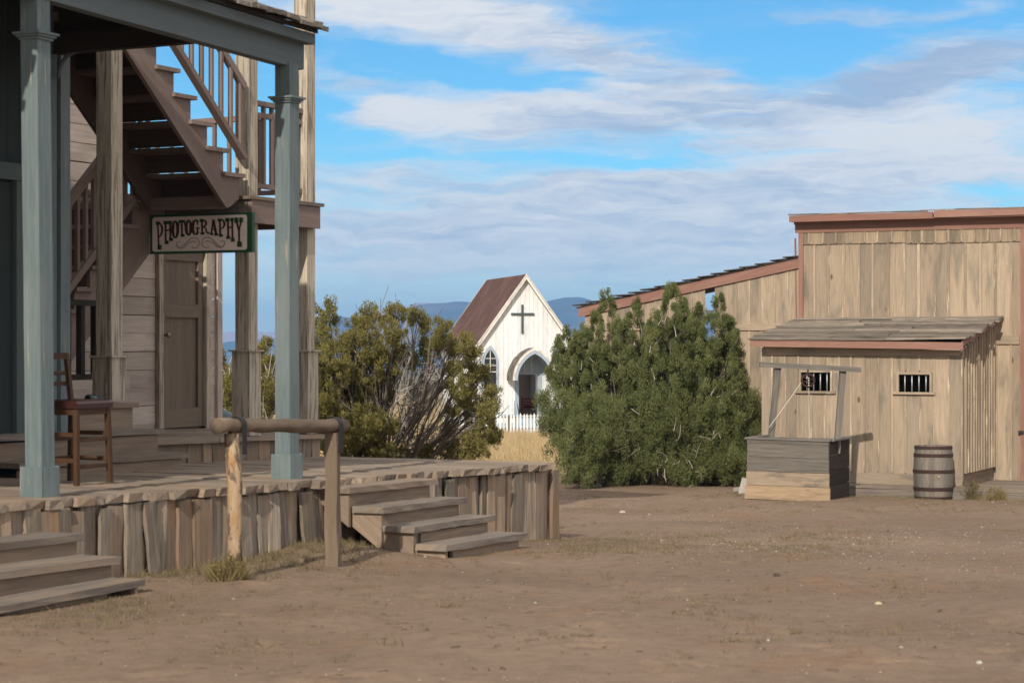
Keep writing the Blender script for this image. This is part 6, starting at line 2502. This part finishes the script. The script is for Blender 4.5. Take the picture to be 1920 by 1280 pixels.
def ground_cover():
    rng = np.random.default_rng(3)
    # low weeds along the skirt, round the hitching rail and in patches over the yard
    pos, hh = [], []
    for _ in range(620):
        s_ = rng.uniform(0.5, 4.4)
        t_ = -0.28 - abs(rng.normal()) * 0.42
        p = G(s_, t_, 0)
        pos.append((p.x, p.y, 0)); hh.append(rng.uniform(0.03, 0.09))
    for _ in range(260):
        s_ = rng.uniform(4.0, 8.6)
        t_ = -0.3 - abs(rng.normal()) * 0.5 - (1.2 if s_ < 6.6 else 0)
        p = G(s_, t_, 0)
        pos.append((p.x, p.y, 0)); hh.append(rng.uniform(0.02, 0.06))
    patches = []
    for _ in range(170):
        px, py = rng.uniform(-50, 1970), 905 + 330 * rng.random() ** 1.6
        patches.append((px, py))
    for _ in range(110):
        patches.append((rng.uniform(1050, 1650), rng.normal(1016, 16)))
    for _ in range(150):
        patches.append((rng.uniform(1050, 1960), rng.uniform(925, 965)))
    for _ in range(30):
        patches.append((rng.uniform(0, 360), rng.uniform(1120, 1180)))
    for (px, py) in patches:
        c = ground_hit(px, py)
        for _ in range(rng.integers(4, 20)):
            pos.append((c.x + rng.normal() * 0.16, c.y + rng.normal() * 0.25, 0)); hh.append(rng.uniform(0.015, 0.05) * (2.2 if rng.random() < 0.04 else 1))
    for _ in range(500):
        p = G(rng.uniform(-1.6, -0.6), rng.uniform(-2, 4.2), 0, C0)
        pos.append((p.x, p.y, 0)); hh.append(rng.uniform(0.03, 0.08))
    o = blades(pos, hh, 0.0030, 11, "grass_leaf", "grass", None, 0.7, 0.05, rng)
    o["kind"] = "stuff"
    o["label"] = "low sparse weeds and dry grass in the dirt yard"
    # tall dry grass before the church
    pos = np.stack([rng.uniform(-16, 9, 5200), rng.uniform(56, 101, 5200), np.zeros(5200)], 1)
    o = blades(pos, rng.uniform(0.18, 0.42, 5200), 0.010, 12, "straw_leaf", "dry_grass", None, 0.28, 0.10, rng)
    o["kind"] = "stuff"
    o["label"] = "tall golden dry grass before the white fence"
    # gravel
    n = 11000
    px = rng.uniform(-100, 2020, n)
    py = 915 + 365 * rng.random(n) ** 1.25
    sel = rng.random(n) < 0.42
    px[sel] = rng.uniform(1200, 2020, sel.sum())
    py[sel] = rng.normal(1022, 22, sel.sum())
    py = np.clip(py, 912, 1278)
    m = (py - 640) / F
    dist = np.full(n, 20.0)
    for _ in range(30):
        dist = 0.5 * dist + 0.5 * np.interp(dist, DROP_D, DROP_V) / m
    X, Y = (px - 960) / F * dist, dist
    Z = gz(X, Y)
    r = rng.gamma(1.6, 0.0022, n) + 0.002
    r[rng.random(n) < 0.012] *= 2.4
    r *= np.clip(Y / 24, 0.5, 1.6)
    dirs = np.array([[1, 0, 0], [0, 1, 0], [-1, 0, 0], [0, -1, 0], [0, 0, 0.8], [0, 0, -0.5]], float)
    tri = np.array([[0, 1, 4], [1, 2, 4], [2, 3, 4], [3, 0, 4]])
    jit = rng.uniform(0.6, 1.4, (n, 6, 1))
    vv = dirs[None] * jit * r[:, None, None]
    ca, sa = np.cos(rng.uniform(0, 6.3, n)), None
    vv = vv + np.stack([X, Y, Z + r * 0.2], 1)[:, None, :]
    loops = (tri[None] + (np.arange(n) * 6)[:, None, None]).reshape(-1)
    o = np_mesh("gravel", vv.reshape(-1, 3), n * 4, 3, np.repeat(rng.random(n), 4), "stone_chip", None, loops)
    o["kind"] = "stuff"
    o["label"] = "small pale stones scattered over the dirt"
    # bits of twig and bark lying about
    tw = MB()
    for _ in range(420):
        px, py = rng.uniform(-20, 1940), 930 + 340 * rng.random() ** 1.3
        c = ground_hit(px, py)
        a = rng.uniform(0, 6.28)
        L = rng.gamma(1.6, 0.026)
        d = Vector((math.cos(a), math.sin(a), 0)) * L
        q = c + d
        q.z = float(gz(q.x, q.y))
        r0 = rng.uniform(0.002, 0.0055)
        tw.tube([c + ZUP * r0, (c + q) / 2 + ZUP * (r0 + rng.uniform(0, .01)) + Vector((rng.normal() * .2 * L, rng.normal() * .2 * L, 0)), q + ZUP * r0], [r0, r0 * .9, r0 * .5], 4)
    o = tw.build("twig_litter", "log_wood")
    o["kind"] = "stuff"
    o["label"] = "dark bits of twig and bark scattered over the dirt"


ground_cover()


def tuft(name, label, px, py, r, h, mat, n, cat="shrub", group=None):
    rng = np.random.default_rng(int(px))
    c = ground_hit(px, py)
    t0 = thing(name, label, cat, c, group)
    pos = np.stack([c.x + rng.normal(size=n) * r * 0.4, c.y + rng.normal(size=n) * r * 0.4, np.zeros(n)], 1)
    hh = h * np.exp(-((pos[:, 0] - c.x) / r) ** 2 * 0.8)
    blades(pos, hh, 0.004, 22, mat, "stems", t0, 0.55, 0.02, rng)
    cent = pos.copy()
    cent[:, 2] = c.z + hh * rng.uniform(0.35, 0.95, n)
    v, tone = leaf_cloud(cent, np.full(n, h * 0.22), 16, h * 0.16, h * 0.05, 0.8, rng)
    np_mesh("foliage", v, len(v) // 4, 4, tone, mat, t0)


tuft("dry_shrub", "bushy dry weed at the foot of the peeled hitching post", 425, 1088, 0.17, 0.17, "brush_leaf", 46)
tuft("dry_shrub", "yellowish little shrub under the middle of the dark juniper", 1250, 908, 0.28, 0.26, "brush_leaf", 40)
tuft("dry_shrub", "yellowish low shrub under the left side of the dark juniper, beside the boardwalk corner", 1075, 905, 0.35, 0.22, "brush_leaf", 40)
tuft("dry_shrub", "small dry shrub at the foot of the dark juniper, between two others", 1190, 905, 0.25, 0.20, "brush_leaf", 34)
tuft("dry_shrub", "small dry shrub at the right foot of the dark juniper, near the well", 1330, 910, 0.22, 0.16, "brush_leaf", 30)
tuft("dry_shrub", "thin dark weed right of the barrel by the plank walk", 1822, 936, 0.20, 0.30, "grass_leaf", 26)
tuft("dry_shrub", "reddish dry weed by the plank walk, farther right of the barrel", 1868, 938, 0.25, 0.22, "brush_leaf", 26)


def rock(label, px, py, wpx, col, seed):
    c = ground_hit(px, py)
    r = wpx / 2 / F * c.y
    rng = np.random.default_rng(seed)
    m = MB()
    n = 10
    prof = []
    for (q, z) in ((0.02, -0.3), (0.8, -0.25), (1.0, 0.1), (0.85, 0.45), (0.45, 0.68), (0.02, 0.72)):
        prof.append((q * r, z * r))
    m.lathe(prof, c, n)
    for i in range(len(m.v)):
        d = m.v[i] - c
        m.v[i] = c + d * (1 + 0.35 * mnoise.noise(d * (1.6 / r) + Vector((seed, 0, 0))))
    name = "stone_" + str(col)
    if name not in MATS:
        principled(name, col, 0.9)
    tag(m.build("rock", name), label, "rock")


rock("dark brown stone alone on the open dirt, below the well", 1456, 1079, 15, (0.07, 0.05, 0.04), 1)
rock("pale yellow stone on the dirt in the lower right", 1647, 1132, 14, (0.46, 0.40, 0.24), 2)
rock("white stone near the bottom right corner", 1836, 1243, 14, (0.45, 0.42, 0.37), 3)
rock("whitish stone on the dirt just past the boardwalk shadow", 1167, 961, 12, (0.42, 0.35, 0.28), 4)
rock("pale lump of stone at the left foot of the well", 1426, 930, 16, (0.52, 0.43, 0.34), 5)
rock("small white stone on the bare dirt, bottom middle", 1441, 1201, 9, (0.40, 0.37, 0.33), 6)
rock("small dark stone at the bottom edge, left of the middle", 562, 1262, 9, (0.06, 0.05, 0.04), 7)


# ------------------------------------------------------------------ air
def haze():
    m = bpy.data.materials.new("haze_air")
    m.use_nodes = True
    t = NT(m.node_tree)
    t.n.clear()
    pv = t.new("ShaderNodeVolumePrincipled")
    pv.inputs["Color"].default_value = (0.27, 0.55, 1.0, 1)
    pv.inputs["Density"].default_value = 0.00014
    pv.inputs["Anisotropy"].default_value = 0.0
    out = t.new("ShaderNodeOutputMaterial")
    t.l.new(pv.outputs[0], out.inputs["Volume"])
    MATS["haze_air"] = m
    b = MB()
    b.board((0, -45, -40), (0, 13500, -40), (33000, 0, 0), (0, 0, 0.1))
    b = MB()
    x, y0, y1, z0, z1 = 16500, -60, 13300, -165, 215
    b.board(((0), (y0 + y1) / 2, z0), (0, (y0 + y1) / 2, z1), (2 * x, 0, 0), (0, y1 - y0, 0))
    o = b.build("haze", "haze_air")
    o["kind"] = "stuff"
    o["label"] = "thin blue air fading the far mountains"
    o.display_type = "WIRE"


haze()
